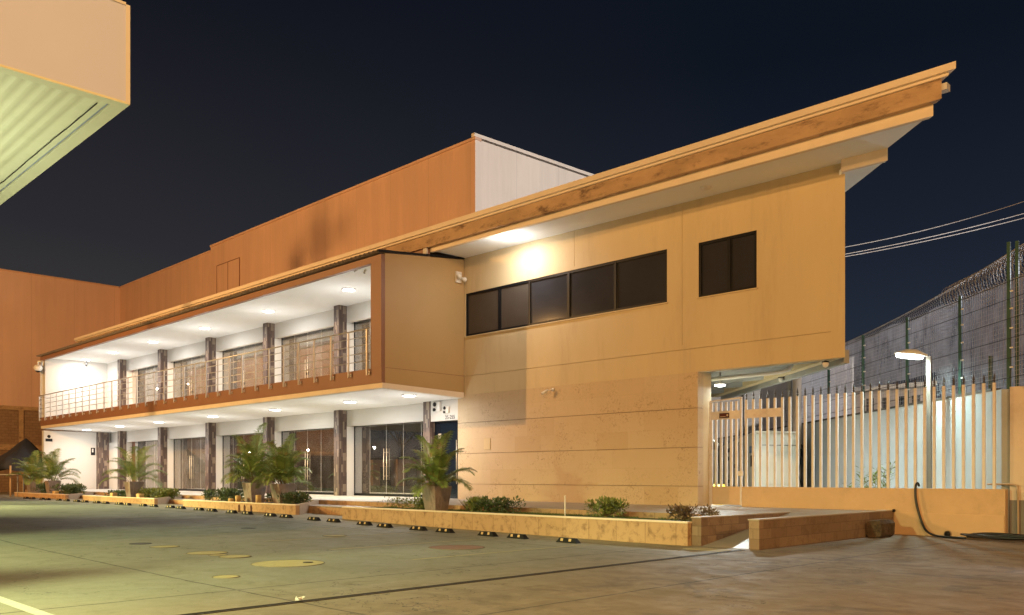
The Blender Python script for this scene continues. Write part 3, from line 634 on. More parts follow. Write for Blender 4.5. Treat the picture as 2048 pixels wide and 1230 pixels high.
# columns (ground and upper), wall stubs, lintels
for i, x in enumerate(XC):
    for lo, hi in ((ZT, 2.868), (3.501, 7.439)):
        m = MB(); m.box(x-.2, x+.2, 21.185, 21.59, lo, hi); m.build('column', M_mosaic, B, org=(x, 21.4, lo))
    for lo, hi in ((ZT, 2.868), (3.501, 7.439)):
        if lo < 0 and i == 0: continue
        m = MB(); m.box(x-.14, x+.19, 21.594, 22.08, lo, 2.168 if lo < 0 else 6.718); m.build('jamb', M_soffit, B)
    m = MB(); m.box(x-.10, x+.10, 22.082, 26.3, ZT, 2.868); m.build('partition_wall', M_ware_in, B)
    m = MB(); m.box(x-.1, x+.1, 22.082, 26.3, 3.501, 7.439); m.build('partition_wall', M_soffit, B)
m = MB(); m.box(XL+.38, XC[0]-.201, 21.592, 21.78, 2.17, 2.867); m.build('lower_lintel', M_white, B)
m = MB(); m.box(XC[4]+.0, -24.31, 21.592, 21.78, 6.72, 7.438); m.build('upper_lintel', M_white, B)
m = MB(); m.box(XL+.381, XC[5]-.201, 21.39, 21.6, ZT, 2.168); m.box(XL+.381, XC[5]-.201, 21.39, 21.6, 3.501, 7.438); m.box(XC[5]+.2, XC[4]-.201, 21.592, 21.78, 6.72, 7.438); m.build('end_bay_wall', M_white, B)
m = MB(); m.box(XL, XL+.38, 17.55, 21.6, ZT, 2.86); m.build('ground_end_wall', M_white, B)
m = MB(); m.box(-59.219, -58.9, 20.70, 21.385, ZT, 2.86); m.build('tiled_pilaster', M_mosaic, B, org=(-59, 21, ZT))
m = MB(); m.box(-25.64, -24.035, YF+.02, YF+.2, 2.09, 2.864); m.box(-25.64, -24.035, YF+.2, 21.5, 2.5, 2.864); m.build('entrance_lintel', M_white, B)
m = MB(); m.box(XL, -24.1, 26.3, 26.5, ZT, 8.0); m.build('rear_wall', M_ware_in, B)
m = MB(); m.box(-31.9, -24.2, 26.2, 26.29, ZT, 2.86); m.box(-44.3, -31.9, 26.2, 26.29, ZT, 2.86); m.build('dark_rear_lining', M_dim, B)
m = MB(); m.box(XL+.4, -24.4, 26.2, 26.29, 3.501, 7.45); m.build('upper_rear_lining', M_soffit, B)
m = MB(); m.box(-24.3, -24.05, 21.5, 26.3, ZT, 8.0); m.build('party_wall', M_ware_in, B)

M_pull = mat('brushed_pull_handle', (.80, .72, .58), .35, .03, metal=.4)
# glazed fronts
def shopfront(x0, x1, z0, z1, gm, doors, hz, label=None):
    m = MB(); y = 22.0
    m.box(x0, x1, y-.03, y+.03, z1-.05, z1-.001); zz = z0+(.11 if doors else .05); m.box(x0, x1, y-.03, y+.03, z0, zz)
    fv = [(x0, zz), (x0+.03, zz), (x0+.03, z1-.05), (x0, z1-.05)]; m.box(x0, x0+.03, y-.028, y+.028, zz, z1-.05); m.box(x1-.03, x1, y-.028, y+.028, zz, z1-.05)
    s = m.build('shopfront', M_black, B)
    n = max(2, round((x1-x0)/1.22)); wd = (x1-x0)/n
    for k in range(n):
        m = MB(); m.box(x0+wd*k+.006, x0+wd*(k+1)-.006, y-.006, y+.006, z0+.10, z1-.05); m.build('glass_pane', gm, s)
        if k:
            m = MB(); m.box(x0+wd*k-.005, x0+wd*k+.005, y-.009, y+.009, z0+.1, z1-.05); m.build('seal', M_plast, s)
    if doors:
        cx = x0+wd*(n//2) if n % 2 == 0 else x0+wd*((n-1)//2)+0
        for dx in (-.10, .10):
            for sy in (-1, 1):
                m = MB(); yy = y+sy*.07
                m.tube([(cx+dx, yy, hz-.66), (cx+dx, yy, hz+.66)], .018, 8)
                for q in (-.5, .5): m.tube([(cx+dx, yy, hz+q), (cx+dx, y+sy*.006, hz+q)], .012, 6)
                m.build('door_handle', M_pull, s)
        m = MB(); m.box(cx-.07, cx+.07, y-.035, y-.012, hz-.07, hz+.05); m.build('lock', M_black, s)
    return s
for i in range(5):
    a = XC[i+1]+.192; b = XC[i]-.142
    gm = M_glassd if i < 3 else M_glass
    if i == 4:
        shopfront(a+.9, b, ZT, 2.6, M_glass, False, 0)
        m = MB(); m.box(a, a+.45, 21.95, 22.05, ZT, 2.6); m.build('wood_panel', M_brown, B)
        m = MB(); m.box(a+.452, a+.898, 21.97, 22.03, ZT, 2.6); m.build('white_panel', M_white, B)
    else: shopfront(a, b, ZT, 2.6, gm, True, .5)
    if i < 4: shopfront(a, b, 3.501, 7.2, M_glassu, True, 4.85)
    else: shopfront(a+.9, b, 3.501, 7.2, M_glassu, False, 0); m = MB(); m.box(a, a+.898, 21.97, 22.03, 3.501, 7.2); m.build('white_panel', M_white, B)
shopfront(XC[0]+.192, -24.32, 3.501, 7.2, M_glassu, False, 0)
# entrance door beside the stone wall
s = MB().box(-25.64, -25.58, 21.42, 21.48, ZT, 2.085).box(-24.10, -24.04, 21.42, 21.48, ZT, 2.085).box(-25.58, -24.10, 21.42, 21.48, 2.03, 2.085).build('entrance_door', M_black, B)
m = MB(); m.box(-25.58, -24.10, 21.44, 21.46, ZT+.01, 2.03); m.build('door_glass', mat('blue_black_glass', (.008, .014, .024), .12, .1), s)
m = MB(); m.tube([(-24.3, 21.36, -.3), (-24.3, 21.36, 1.35)], .016, 8); m.tube([(-24.3, 21.36, -.2), (-24.3, 21.44, -.2)], .01, 6); m.tube([(-24.3, 21.36, 1.2), (-24.3, 21.44, 1.2)], .01, 6); m.build('door_handle', M_pull, s)
for (x, z, wd, h, mt, nm) in ((-25.35, 1.52, .17, .20, M_paper, 'sticker'), (-25.34, 1.08, .18, .13, M_paper, 'sticker'), (-25.25, .55, .26, .32, M_grey, 'notice')):
    m = MB(); m.box(x-wd/2, x+wd/2, 21.432, 21.438, z-h/2, z+h/2); m.build(nm, mt, s)
m = MB(); m.box(-25.64+.0, -25.645-.0+.004, 21.1, 21.1, 0, 0)
m = MB(); m.box(-25.645, -25.635, 21.24, 21.54, .40, .76); m.box(-25.634, -25.631, 21.28, 21.50, .46, .70); m.build('notice_card', M_paper, B)
text_mesh('house_number', '25-255', .20, (-24.50, YF+.016, 2.20), (R(90), 0, 0), M_dark, B)

# railing
rl = MB(); YR = 17.40
rl.tube([(XL, YR, 5.05), (-24.3, YR, 5.05)], .028, 8)
rail = rl.build('railing', M_steel, B)
for z in (4.80, 4.52, 4.24, 3.96):
    m = MB(); m.tube([(XL+.02, YR+.01, z), (-24.32, YR+.01, z)], .014, 6); m.build('rail_bar', M_steel, rail)
npost = 33; first = None
for i in range(npost):
    x = -24.40-(35.1/(npost-1))*i
    if first is None:
        m = MB(); m.box(x-.028, x+.028, YR-.055, YR-.005, 3.45, 5.02); m.box(x-.02, x+.02, YR-.006, 17.468, 3.52, 3.56); m.box(x-.035, x+.035, 17.458, 17.469, 3.48, 3.60); m.tube([(x, YR-.02, 5.0), (x, YR, 5.05)], .012, 6)
        first = m.build('railing_post', M_steel, rail, org=(x, YR, 3.45))
    else:
        c = first.copy(); C.objects.link(c); c.parent = rail; c.location = first.location+Vector((x+24.40, 0, 0))

# ceiling lights
def ceil_light(x, y, z, label, group, pw, rad=.15, first=None):
    t = thing('ceiling_light', (x, y, z), label, 'ceiling light', group)
    m = MB(); m.lathe((x, y, z-.03), [(rad*1.12, 0), (rad*1.2, .01), (rad*1.2, .03)], 28); m.build('trim_ring', M_plast, t)
    m = MB(); m.lathe((x, y, z-.045), [(rad*.8, 0), (rad, .006), (rad, .014)], 28); m.build('lit_disc', M_light, t)
    lamp('ceiling_light_beam', 'AREA', (x, y, z-.06), pw*.85, (1.0, .96, .90), rad*2, aim=(x, y, z-5), spread=R(178))
    lamp('ceiling_fill_light', 'POINT', (x, y, z-(1.55 if group else .62)), pw*(.62 if group else .75), (1.0, .98, .95), .05)  # unseen fill added below the fitting to brighten the ceiling
up = [-28.9, -35.2, -41.5, -47.8, -53.6, -58.2]
for i, x in enumerate(up):
    ceil_light(x, 19.7, 7.439, 'round lit ceiling light above the balcony, %s' % ('nearest to the end pier' if i == 0 else ORD[i]+' from the end pier' if i < 5 else 'nearest to the far end wall'), 'lit ceiling lights above the balcony', 98, .24)
lo = [-24.6, -28.3, -34.0, -39.9, -46.2, -51.6, -57.0]
for i, x in enumerate(lo):
    zz = 2.965-(19.35-17.56)/(21.184-17.56)*.1
    ceil_light(x, 19.35, zz, 'round lit ceiling light under the balcony, %s' % ('nearest to the entrance door' if i == 0 else ORD[i]+' from the entrance door' if i < 6 else 'nearest to the far white wall'), 'lit ceiling lights under the balcony', 92, .23)
ceil_light(-20.3, 20.15, 7.84+rz(-20.3)-.002, 'single lit ceiling light under the roof above the long strip window', None, 88, .20)

# small fittings: cameras and floodlights
def bullet_cam(p, d, label, size=1.0, wallpt=None):
    p = Vector(p); d = Vector(d).normalized(); t = thing('security_camera', p, label, 'security camera', 'small security cameras')
    m = MB(); q = p+d*.26*size; m.tube([p+d*.02, p+d*.05, q], [.03*size, .045*size, .045*size], 12); m.build('housing', M_plast, t)
    m = MB(); m.tube([q, q+d*.01], .038*size, 12); m.build('lens', M_dark, t)
    if wallpt is not None:
        m = MB(); m.tube([p+d*.04, wallpt], .018*size, 8); wp = Vector(wallpt); dd = (wp-p).normalized(); m.tube([wp-dd*.03, wp], .055*size, 12); m.build('bracket', M_plast, t)
    return t
p = at(1098, 780, Y=21.0); bullet_cam((p.x, 20.98, p.z), (-.8, -.45, -.45), 'small bullet camera fixed high on the stone wall', 1.0, (p.x+.02, YF-.012, p.z+.02))
p = at(716, 538, Y=18.1); bullet_cam((p.x+.12, 18.1, p.z+.03), (-.85, -.3, -.4), 'left white camera of two hanging at the balcony corner', 1.0, (p.x+.1, 18.1, 7.44))
p = at(731, 536, Y=18.3); bullet_cam((p.x+.05, 18.3, p.z+.03), (-.2, -.2, -.9), 'right dark camera of two hanging at the balcony corner', .9, (p.x+.1, 18.3, 7.44))
t = thing('floodlight', (-23.66, 20.9, 7.1), 'cream double floodlight in the corner of the tan panel and the wall', 'floodlight')
m = MB(); m.box(-23.69, -23.60, 20.75, 21.0, 7.05, 7.45); m.build('box', M_plast, t)
m = MB(); m.lathe((-23.5, 20.8, 7.25), [(.05, -.1), (.10, 0), (.10, .03)], 14, axis='y'); m.lathe((-23.42, 20.98, 7.15), [(.05, -.1), (.09, 0), (.09, .03)], 14, axis='y'); m.tube([(-23.62, 20.9, 7.2), (-23.45, 20.9, 7.2)], .03, 6); m.build('lamp_head', M_plast, t)
def flood(p, s, label):
    t = thing('emergency_light', p, label, 'emergency light'); x, y, z = p
    m = MB(); m.bbox(x-.11*s, x+.11*s, y-.1*s, y, z, z+.34*s, .012); m.build('housing', M_plast, t)
    m = MB(); m.lathe((x-.16*s, y-.12*s, z+.26*s), [(.05*s, .06*s), (.085*s, 0), (.085*s, -.02*s)], 14, axis='y'); m.build('lamp_head', M_dark, t)
    m = MB(); m.lathe((x-.19*s, y-.12*s, z+.06*s), [(.04*s, .05*s), (.065*s, 0), (.065*s, -.02*s)], 14, axis='y'); m.build('lamp_head', M_dark, t)
flood((-25.1, YF+.018, 2.46), 1.0, 'larger white emergency light above the entrance door')
flood((-24.6, YF+.018, 2.36), .75, 'smaller white emergency light above the house number')
t = thing('dome_camera', (-60.2, 17.5, 6.4), 'white dome camera on a curved arm at the far end of the balcony', 'security camera')
p = at(76, 735, Y=17.2)
m = MB(); m.lathe((p.x, p.y, p.z-.25), [(.05, 0), (.2, .08), (.26, .22), (.2, .36), (.08, .42)], 16); m.build('dome', M_plast, t)
m = MB(); m.tube([(p.x, p.y, p.z+.15), (p.x+.1, p.y, p.z+.38), (p.x+.5, p.y+.1, p.z+.35), (XL-.02, 17.5, p.z+.1)], .06, 8); m.build('arm', M_plast, t)
m = MB(); m.lathe((p.x, p.y, p.z-.3), [(.06, 0), (.14, .05), (.16, .08)], 14); m.build('lens', M_dark, t)
m = MB(); p = at(165, 728, Y=19.9); m.tube([(-58.6, 19.9, 7.44), (-58.6, 19.9, 7.25), (-58.4, 19.8, 7.1)], [.03, .05, .07], 8); tag(m.build('ceiling_camera', M_dark), 'tiny dark camera hanging by the far balcony wall', 'security camera')
# small wall plates and signs
m = MB(); p = at(975, 887, Y=YF); m.bbox(p.x-.17, p.x+.17, YF-.030, YF-.013, p.z-.21, p.z+.19, .006); tag(m.build('wall_plate', M_cream), 'square cream junction plate low on the stone wall', 'wall plate')
t = thing('wall_sign', (-59.2, 18.4, 1.6), 'small dark sign high on the white end wall under the balcony', 'sign')
p = at(98, 876, X=-59.2); m = MB(); m.box(-59.219, -59.2, p.y-.2, p.y+.2, p.z-.22, p.z-.04); m.build('plate', M_dark, t)
m = MB(); m.lathe((-59.219, p.y, p.z+.1), [(.1, 0), (.1, .02)], 14, axis='x'); m.build('disc', M_dark, t)
p = at(186, 903, X=-59.2); m = MB(); m.box(-59.219, -59.19, p.y-.13, p.y+.13, p.z-.24, p.z+.24); t = tag(m.build('wall_sign', M_dark), 'small dark sign beside the tiled pilaster', 'sign'); m = MB(); m.box(-59.19, -59.186, p.y-.07, p.y+.02, p.z-.05, p.z+.18); m.build('symbol', M_paper, t)
p = at(264, 745, Y=21.95); m = MB(); m.box(p.x-.35, p.x+.35, 21.94, 21.965, p.z-.3, p.z+.7); t = tag(m.build('notice_board', M_paper), 'red and white notice on the upper shopfront beside the last column', 'sign')
for q in (.05, .35): m = MB(); m.box(p.x-.3, p.x+.3, 21.935, 21.94, p.z+q, p.z+q+.14); m.build('red_stripe', mat('red_paint', (.55, .08, .04), .5), t)

# ------------------------------------------------------------------ warehouse behind
WH = thing('warehouse', (-50, 27, -1.2), 'tall orange metal-clad warehouse rising behind the low building', 'warehouse')
m = MB(); m.box(-56, -29.405, 27, 27.3, -1.2, 15.55); m.build('front_wall', M_ware, WH)
m = MB(); m.box(-72, -56.002, 27.0, 27.28, -1.2, 15.25); m.build('front_wall', M_ware, WH)
m = MB(); m.add([(-29.4, 27.0, -1), (-29.4, 55, -1), (-29.4, 55, 16.25), (-29.4, 27.0, 15.6), (-29.7, 27.3, -1), (-29.7, 55, -1), (-29.7, 55, 16.25), (-29.7, 27.3, 15.6)], [(0,1,2,3),(7,6,5,4),(3,2,6,7),(1,5,6,2)]); m.build('side_wall', M_warew, WH)
m = MB(); m.box(-56, -29.34, 26.94, 27.34, 15.551, 15.68); m.box(-72.0, -56.05, 26.95, 27.3, 15.251, 15.36); m.build('flashing', M_ware, WH)
m = MB(); m.add([(-29.385, 26.94, 15.70), (-29.385, 55, 16.35), (-29.385, 55, 16.52), (-29.385, 26.94, 15.86), (-29.6, 26.94, 15.70), (-29.6, 55, 16.35), (-29.6, 55, 16.52), (-29.6, 26.94, 15.86)], [(0,1,2,3),(7,6,5,4),(3,2,6,7),(0,4,5,1),(0,3,7,4)]); m.build('flashing', M_warew, WH)
m = MB(); m.add([(-29.39, 26.985, 8), (-29.385, 26.985, 8), (-29.385, 26.985, 15.6), (-29.39, 26.985, 15.6), (-29.385, 27.1, 8), (-29.385, 27.1, 15.6)], [(0,1,2,3),(1,4,5,2)]); m.build('corner_flashing', M_warew, WH)
a = at(434, 0, Y=27).x; b = at(480, 0, Y=27).x; zt = at(480, 516, Y=27).z; zb = at(480, 575, Y=27).z
hm = MB(); e = .05
for q in ((a, b, zt, zt+e), (a, b, zb, zb+e), (a, a+e, zb, zt), (b-e, b, zb, zt), ((a+b)/2-e/2, (a+b)/2+e/2, zb, zt)): hm.box(q[0], q[1], 26.96, 26.995, q[2], q[3])
fr = hm.build('hatch_frame', M_brown, WH); m = MB(); m.box(a+e, b-e, 26.975, 26.99, zb+e, zt); m.build('hatch_panel', M_ware, fr)
m = MB(); m.box(-72.3, -72.0, -5, 27.0, 5.2, 15.25); m.build('wing_wall', M_wing, WH)
m = MB(); m.box(-72.34, -71.94, -5, 26.9, 15.251, 15.36); m.build('flashing', M_ware, WH)
m = MB(); m.box(-72.28, -72.02, -5, 27.0, -1.2, 5.19); m.build('block_wall', M_blockwall, WH, org=(-72, 20, -1.2))
m = MB(); m.box(-72.01, -71.93, -5, 27.0, 4.95, 5.24); m.box(-72.01, -71.93, -5, 27.0, 1.95, 2.35)
for y in (14.2, 16.9, 19.62, 22.4): m.box(-72.0, -71.92, y, y+.3, -1.2, 4.95)
m.build('concrete_frame', M_conc, WH)
m = MB(); m.box(-72, -29.7, 27.3, 60, 15.0, 15.2); m.build('roof', M_grey, WH)

UP = thing('utility_pole', (-42.83, 4.3, -1.2), 'concrete utility pole with cross-arm standing beside the canopy', 'utility pole')
m = MB(); m.tube([(-42.83, 4.3, -1.2), (-42.83, 4.3, 11.85)], [.15, .085], 12); m.build('shaft', M_conc, UP)
m = MB(); m.box(-43.25, -42.0, 4.24, 4.36, 11.25, 11.36); m.build('cross_arm', M_wood, UP)
for q in (-43.2, -42.1): m = MB(); m.lathe((q, 4.3, 11.36), [(.03, 0), (.07, .05), (.04, .10), (.06, .15), (.02, .2)], 10); m.build('insulator', M_plast, UP)
m = MB(); m.lathe((-43.6, 4.3, 10.75), [(.10, 0), (.16, .04), (.16, .48), (.08, .55)], 14); m.tube([(-43.6, 4.3, 11), (-42.83, 4.3, 11)], .03, 6); m.build('transformer', M_grey, UP)

# ------------------------------------------------------------------ petrol canopy at the left
CN = thing('canopy', (-18, -3, -1.4), 'flat-roofed forecourt canopy with peach fascia and ribbed yellow-green underside', 'canopy')
cx, cy = -9.44, 3.63
m = MB(); m.box(cx-.12, cx, -6, cy, 4.0, 5.03); m.build('fascia', M_canf, CN)
m = MB(); m.box(-62, cx-.121, cy-.12, cy, 4.0, 5.03); m.build('fascia', M_canf, CN)
m = MB(); m.box(cx-.01, cx+.012, cy-.03, cy+.012, 3.99, 5.04); m.box(cx-.12, cx+.012, -6, cy-.031, 5.031, 5.06); m.build('edge_trim', M_white, CN)
m = MB(); m.box(-62, cx-.131, cy-.14, cy+.01, 3.975, 3.999); m.box(cx-.13, cx+.008, -6, cy+.01, 3.975, 3.999); m.build('edge_angle', M_cans, CN)
m = MB(); V = []; y = -5.9; prof = [(0, 0), (.04, .003), (.06, .014), (.10, .014), (.12, .003)]; pts = []
while y < cy-.40:
    for dy, dz in prof: pts.append((y+dy, 4.03+dz))
    y += .14
pts = [q for q in pts if q[0] < cy-.24]; pts.append((cy-.13, 4.03))
for (yy, zz) in pts: V += [(-62, yy, zz), (cx-.122, yy, zz), (-62, yy, zz+.06), (cx-.122, yy, zz+.06)]
Fc = []
for i in range(len(pts)-1):
    a = 4*i; b = a+4; Fc += [(a, b, b+1, a+1), (a+2, a+3, b+3, b+2)]
m.add(V, Fc, True); m.build('ribbed_soffit', M_cans, CN)
m = MB(); V = []
for k in range(40):
    x0 = cx-.3-k*.5; m.tube([(x0, cy-.22, 4.018), (x0-.5, cy-.22+random.uniform(-.01, .01), 4.022)], .008, 4)
m.build('cable', M_dark, CN)
m = MB(); m.box(-62, cx-.122, -5.9, cy-.122, 4.2, 4.9); m.build('roof_deck', M_grey, CN)
for (x, y) in ((-16.5, -3.2), (-28, -3.2), (-40, -3.2), (-52, -3.2)):
    m = MB(); m.bbox(x-.2, x+.2, y-.2, y+.2, -1.45, 4.02, .02); m.build('pillar', M_whitemetal, CN)

# ------------------------------------------------------------------ plants
def palm(x, y, z, w, h, top, spread, nf, label, seed, lean=0):
    rr = random.Random(seed); t = thing('potted_palm', (x, y, z), label, 'potted palm', 'areca palms in square tapered pots')
    m = MB(); a, b = w*.36, w*.5
    V = [(x-a, y-a, z), (x+a, y-a, z), (x+a, y+a, z), (x-a, y+a, z), (x-b, y-b, z+h), (x+b, y-b, z+h), (x+b, y+b, z+h), (x-b, y+b, z+h)]
    c = b-.05; V += [(x-c, y-c, z+h), (x+c, y-c, z+h), (x+c, y+c, z+h), (x-c, y+c, z+h), (x-c, y-c, z+h-.08), (x+c, y-c, z+h-.08), (x+c, y+c, z+h-.08), (x-c, y+c, z+h-.08)]
    Fs = [(3,2,1,0)]
    for i in range(4):
        j = (i+1) % 4; Fs += [(i, j, 4+j, 4+i), (4+i, 4+j, 8+j, 8+i), (8+i, 8+j, 12+j, 12+i)]
    m.add(V, Fs); m.build('pot', M_pot, t)
    m = MB(); m.box(x-c-.01, x+c+.01, y-c-.01, y+c+.01, z+h-.16, z+h-.07); m.build('soil', M_soil, t)
    st = MB(); lf = MB()
    for k in range(nf):
        az = 2*math.pi*(k*.381966)+rr.uniform(-.35, .35); age = k/nf
        el = R(83-55*age**1.05+rr.uniform(-7, 7)); Lr = top*(1.18-.38*age)*rr.uniform(.82, 1.08)*(1 if age > .1 else 1.05)
        bx = x+.09*math.cos(az)*rr.random()*2; by = y+.09*math.sin(az)*rr.random()*2
        p = Vector((bx, by, z+h-.08)); pts = [p.copy()]; n = 14; e = el
        hs = spread/max(.3, Lr*.85)
        for i in range(n):
            s_ = (i+1)/n; e = el-(1.15+.5*age)*s_**2.0*R(75)/R(75)*1.0
            d = Vector((math.cos(az)*math.cos(e)*min(1.25, hs), math.sin(az)*math.cos(e)*min(1.25, hs), math.sin(e))); p = p+d*(Lr/n); pts.append(p.copy())
        st.tube(pts, [.011-.008*i/n for i in range(n+1)], 5, True, False)
        for i in range(4*n):
            f = .22+.78*i/(4*n-1); q = f*n; i0 = min(int(q), n-1); c0 = pts[i0].lerp(pts[i0+1], q-i0); tg = (pts[i0+1]-pts[i0]).normalized()
            side = tg.cross(Vector((0,0,1)))
            if side.length < .05: side = Vector((math.sin(az), -math.cos(az), 0))
            side.normalize(); upv = side.cross(tg).normalized()
            ll = .36*math.sin(math.pi*min(1, (.12+f*.86)))**.6*(top/1.5)*rr.uniform(.8, 1.1); ll = max(ll, .08)
            for sg in (-1, 1):
                dr = (side*sg*.8+tg*.62+upv*rr.uniform(.05, .38)).normalized(); wv = dr.cross(upv).normalized()*.0105
                mid = c0+dr*ll*.5; tip = c0+dr*ll+Vector((0,0,-ll*rr.uniform(.15, .42)))
                lf.add([c0-wv*.4, c0+wv*.4, mid+wv, mid-wv, tip], [(0,1,2,3),(3,2,4)])
    st.build('stems', M_stem, t); lf.build('fronds', M_palm, t); return t
palm(-18.62, 15.62, -1.0, .62, .72, 1.5, 1.05, 24, 'nearest potted palm, spread in front of the entrance door', 11)
palm(-27.5, 15.95, -1.0, .66, .72, 1.75, .95, 34, 'bushiest potted palm, right one of the two side by side', 5)
palm(-29.35, 15.85, -1.0, .66, .75, 2.05, 1.1, 24, 'tall potted palm, left one of the two side by side', 23)
palm(-40.7, 15.9, -1.0, .68, .74, 1.95, 1.35, 17, 'potted palm with arching fronds in front of the dark tiled columns', 31)
palm(-51.6, 15.75, -1.0, .66, .74, 1.9, 1.3, 20, 'potted palm in front of the white end wall', 43)
palm(-54.9, 15.75, -1.0, .68, .68, 1.9, 1.3, 20, 'farthest potted palm, leftmost by the dark tarpaulin', 57)

def shrub(x, y, z, w, d, h, mt, n, label, seed, ls=.07, name='shrub', flower=None):
    rr = random.Random(seed); t = thing(name, (x, y, z), label, 'shrub', 'shrubs growing in the planters')
    st = MB(); lf = MB(); fl = MB()
    for k in range(max(6, n//60)):
        a = rr.uniform(0, 2*math.pi); r_ = rr.random()**.5
        st.tube([(x+rr.uniform(-.04, .04), y, z), (x+w*.3*r_*math.cos(a), y+d*.3*r_*math.sin(a), z+h*.45), (x+w*.48*r_*math.cos(a), y+d*.48*r_*math.sin(a), z+h*.85)], [.009, .006, .003], 4, True, False)
    lobes = [(rr.uniform(-.33, .33)*w, rr.uniform(-.3, .3)*d, rr.uniform(.45, .68)*h, rr.uniform(.20, .34)) for _ in range(max(4, int(w*6)))]
    for k in range(n):
        lx, ly, lz, lr = rr.choice(lobes)
        v = Vector((rr.gauss(0, 1), rr.gauss(0, 1), rr.gauss(0, 1))).normalized()*(rr.random()**.45)
        c = Vector((x+lx+v.x*lr*min(w, .9)*.9, y+ly+v.y*lr*d, z+max(.02, lz+v.z*h*.42)))
        dr = (v+Vector((rr.uniform(-.6, .6), rr.uniform(-.6, .6), rr.uniform(-.1, .8)))).normalized(); sd = dr.cross(Vector((rr.uniform(-1, 1), rr.uniform(-1, 1), 1))).normalized()
        L_ = ls*rr.uniform(.6, 1.25); nn = dr.cross(sd)*L_*.12
        M = fl if (flower and rr.random() < .05) else lf
        M.add([c, c+dr*L_*.5+sd*L_*.27+nn, c+dr*L_, c+dr*L_*.5-sd*L_*.27+nn], [(0,1,2,3)])
    st.build('stems', M_stem, t); lf.build('foliage', mt, t)
    if fl.v: fl.build('flowers', flower, t)
    return t
M_flow = mat('pale_flower', (.55, .42, .38), .6, .1)
SH = [
 (-20.85, 16.05, 1.5, .5, .33, M_shruby, 260, 'thin straggly shrub at the start of the grass planter', .06),
 (-19.45, 15.9, .75, .6, .42, M_shruby, 560, 'yellow-green shrub left of the nearest palm pot', .07),
 (-17.85, 16.2, .80, .6, .40, M_shruby, 560, 'yellow-green shrub just right of the nearest palm pot', .07),
 (-16.75, 16.15, 1.2, .6, .42, M_shrubd, 800, 'dark ragged shrub beside the entrance end of the stone wall', .075),
 (-13.0, 16.15, 1.05, .6, .46, M_shruby, 900, 'rounded shrub with bright tips below the stone wall', .07),
 (-10.55, 16.1, 1.05, .6, .34, M_shrubp, 700, 'low purplish shrub at the ramp wall', .065),
 (-26.6, 15.9, 1.3, .8, .42, M_shrubd, 900, 'dark shrub with pale flowers at the right end of the twin palm planter', .09),
 (-28.45, 16.3, .8, .6, .34, M_shrubd, 350, 'dark shrub wedged between the twin palm pots', .09),
 (-31.2, 16.0, 2.0, .9, .45, M_shrubd, 1000, 'wide dark hedge left of the twin palm pots', .10),
 (-33.0, 15.8, .6, .6, .42, M_shrubd, 300, 'small dark shrub at the left end of the twin palm planter', .09),
 (-38.3, 16.0, 2.6, .9, .40, M_shruby, 1300, 'long pale green hedge right of the arching palm', .11),
 (-43.0, 16.1, 2.8, .9, .26, M_shrubd, 600, 'sparse low plants left of the arching palm', .10),
 (-49.4, 15.9, 2.8, .9, .52, M_shrubd, 900, 'dark shrub in front of the white end wall', .12),
 (-53.2, 15.9, 1.6, .9, .52, M_shrubd, 500, 'dark shrub between the two farthest palm pots', .12),
]
for i, (x, y, w_, d_, h_, mt, n_, lb, ls) in enumerate(SH):
    shrub(x, y, -1.0, w_*1.4, d_*1.15, h_*.98, mt, int(n_*1.35), lb, 100+i, ls*1.15, flower=(M_flow if i in (6,) else None))
# grass in the longest planter
m = MB(); rr = random.Random(2)
for k in range(26000):
    x = rr.uniform(-22.1, -10.2); y = rr.uniform(15.18, 16.74)
    if x > -11.6 and rr.random() < .6: continue
    if math.sin(x*1.7)*math.sin(y*3.1+x) < -.75: continue
    h = rr.uniform(.02, .055); a = rr.uniform(0, math.pi); dx = math.cos(a)*.006; dy = math.sin(a)*.006; lx = rr.uniform(-.025, .025); ly = rr.uniform(-.025, .025)
    m.add([(x-dx, y-dy, -1.0), (x+dx, y+dy, -1.0), (x+lx, y+ly, -1.0+h)], [(0,1,2)])
tag(m.build('grass', M_grass), kind='stuff')
# candles / small blocks by the pots, stake, traffic figures
M_log = mat('sawn_log', (.62, .45, .22), .7, .12, 5)
for (u, v, hh, lb) in ((461, 999, .16, 'shortest pale log stump on the planter edge'), (475, 992, .27, 'taller pale log stump beside the shortest one'), (516, 992, .32, 'pale log stump in front of the left twin pot')):
    p = at(u, Y=15.28); m = MB(); m.lathe((p.x, 15.3, -1.0), [(.10, 0), (.10, hh), (.09, hh+.01)], 14); tag(m.build('log_stump', M_log), lb, 'log stump', 'pale log stumps on the planters')
for (u, wd, hh, lb) in ((281, .36, .22, 'pale block in front of the arching palm pot'), (228, .30, .22, 'pale block left of the arching palm pot'), (112, .34, .2, 'pale block in front of the white end wall palm pot')):
    p = at(u, Y=15.35); m = MB(); m.bbox(p.x-wd/2, p.x+wd/2, 15.22, 15.45, -1.0, -1.0+hh, .015); tag(m.build('concrete_block', M_log), lb, 'block', 'pale blocks lying by the pots')
p = at(1133, Y=15.35); m = MB(); m.tube([(p.x, 15.3, -1.05), (p.x, 15.3, -.50)], .018, 8); m.lathe((p.x, 15.3, -.50), [(.022, 0), (.022, .03), (.01, .04)], 8); tag(m.build('garden_stake', M_plast), 'white plastic garden tap pipe standing upright in the grass', 'pipe')
for (u, lb) in ((478, 'left of three thin rusty pegs behind the wheel stops'), (489, 'middle of three thin rusty pegs behind the wheel stops'), (502, 'right of three thin rusty pegs behind the wheel stops')):
    p = at(u, Y=14.5); m = MB(); m.lathe((p.x, 14.5, gz(p.x)), [(.05, 0), (.05, .05), (.035, .08), (.045, .16), (.02, .26)], 10); tag(m.build('marker_peg', M_rampw), lb, 'peg')

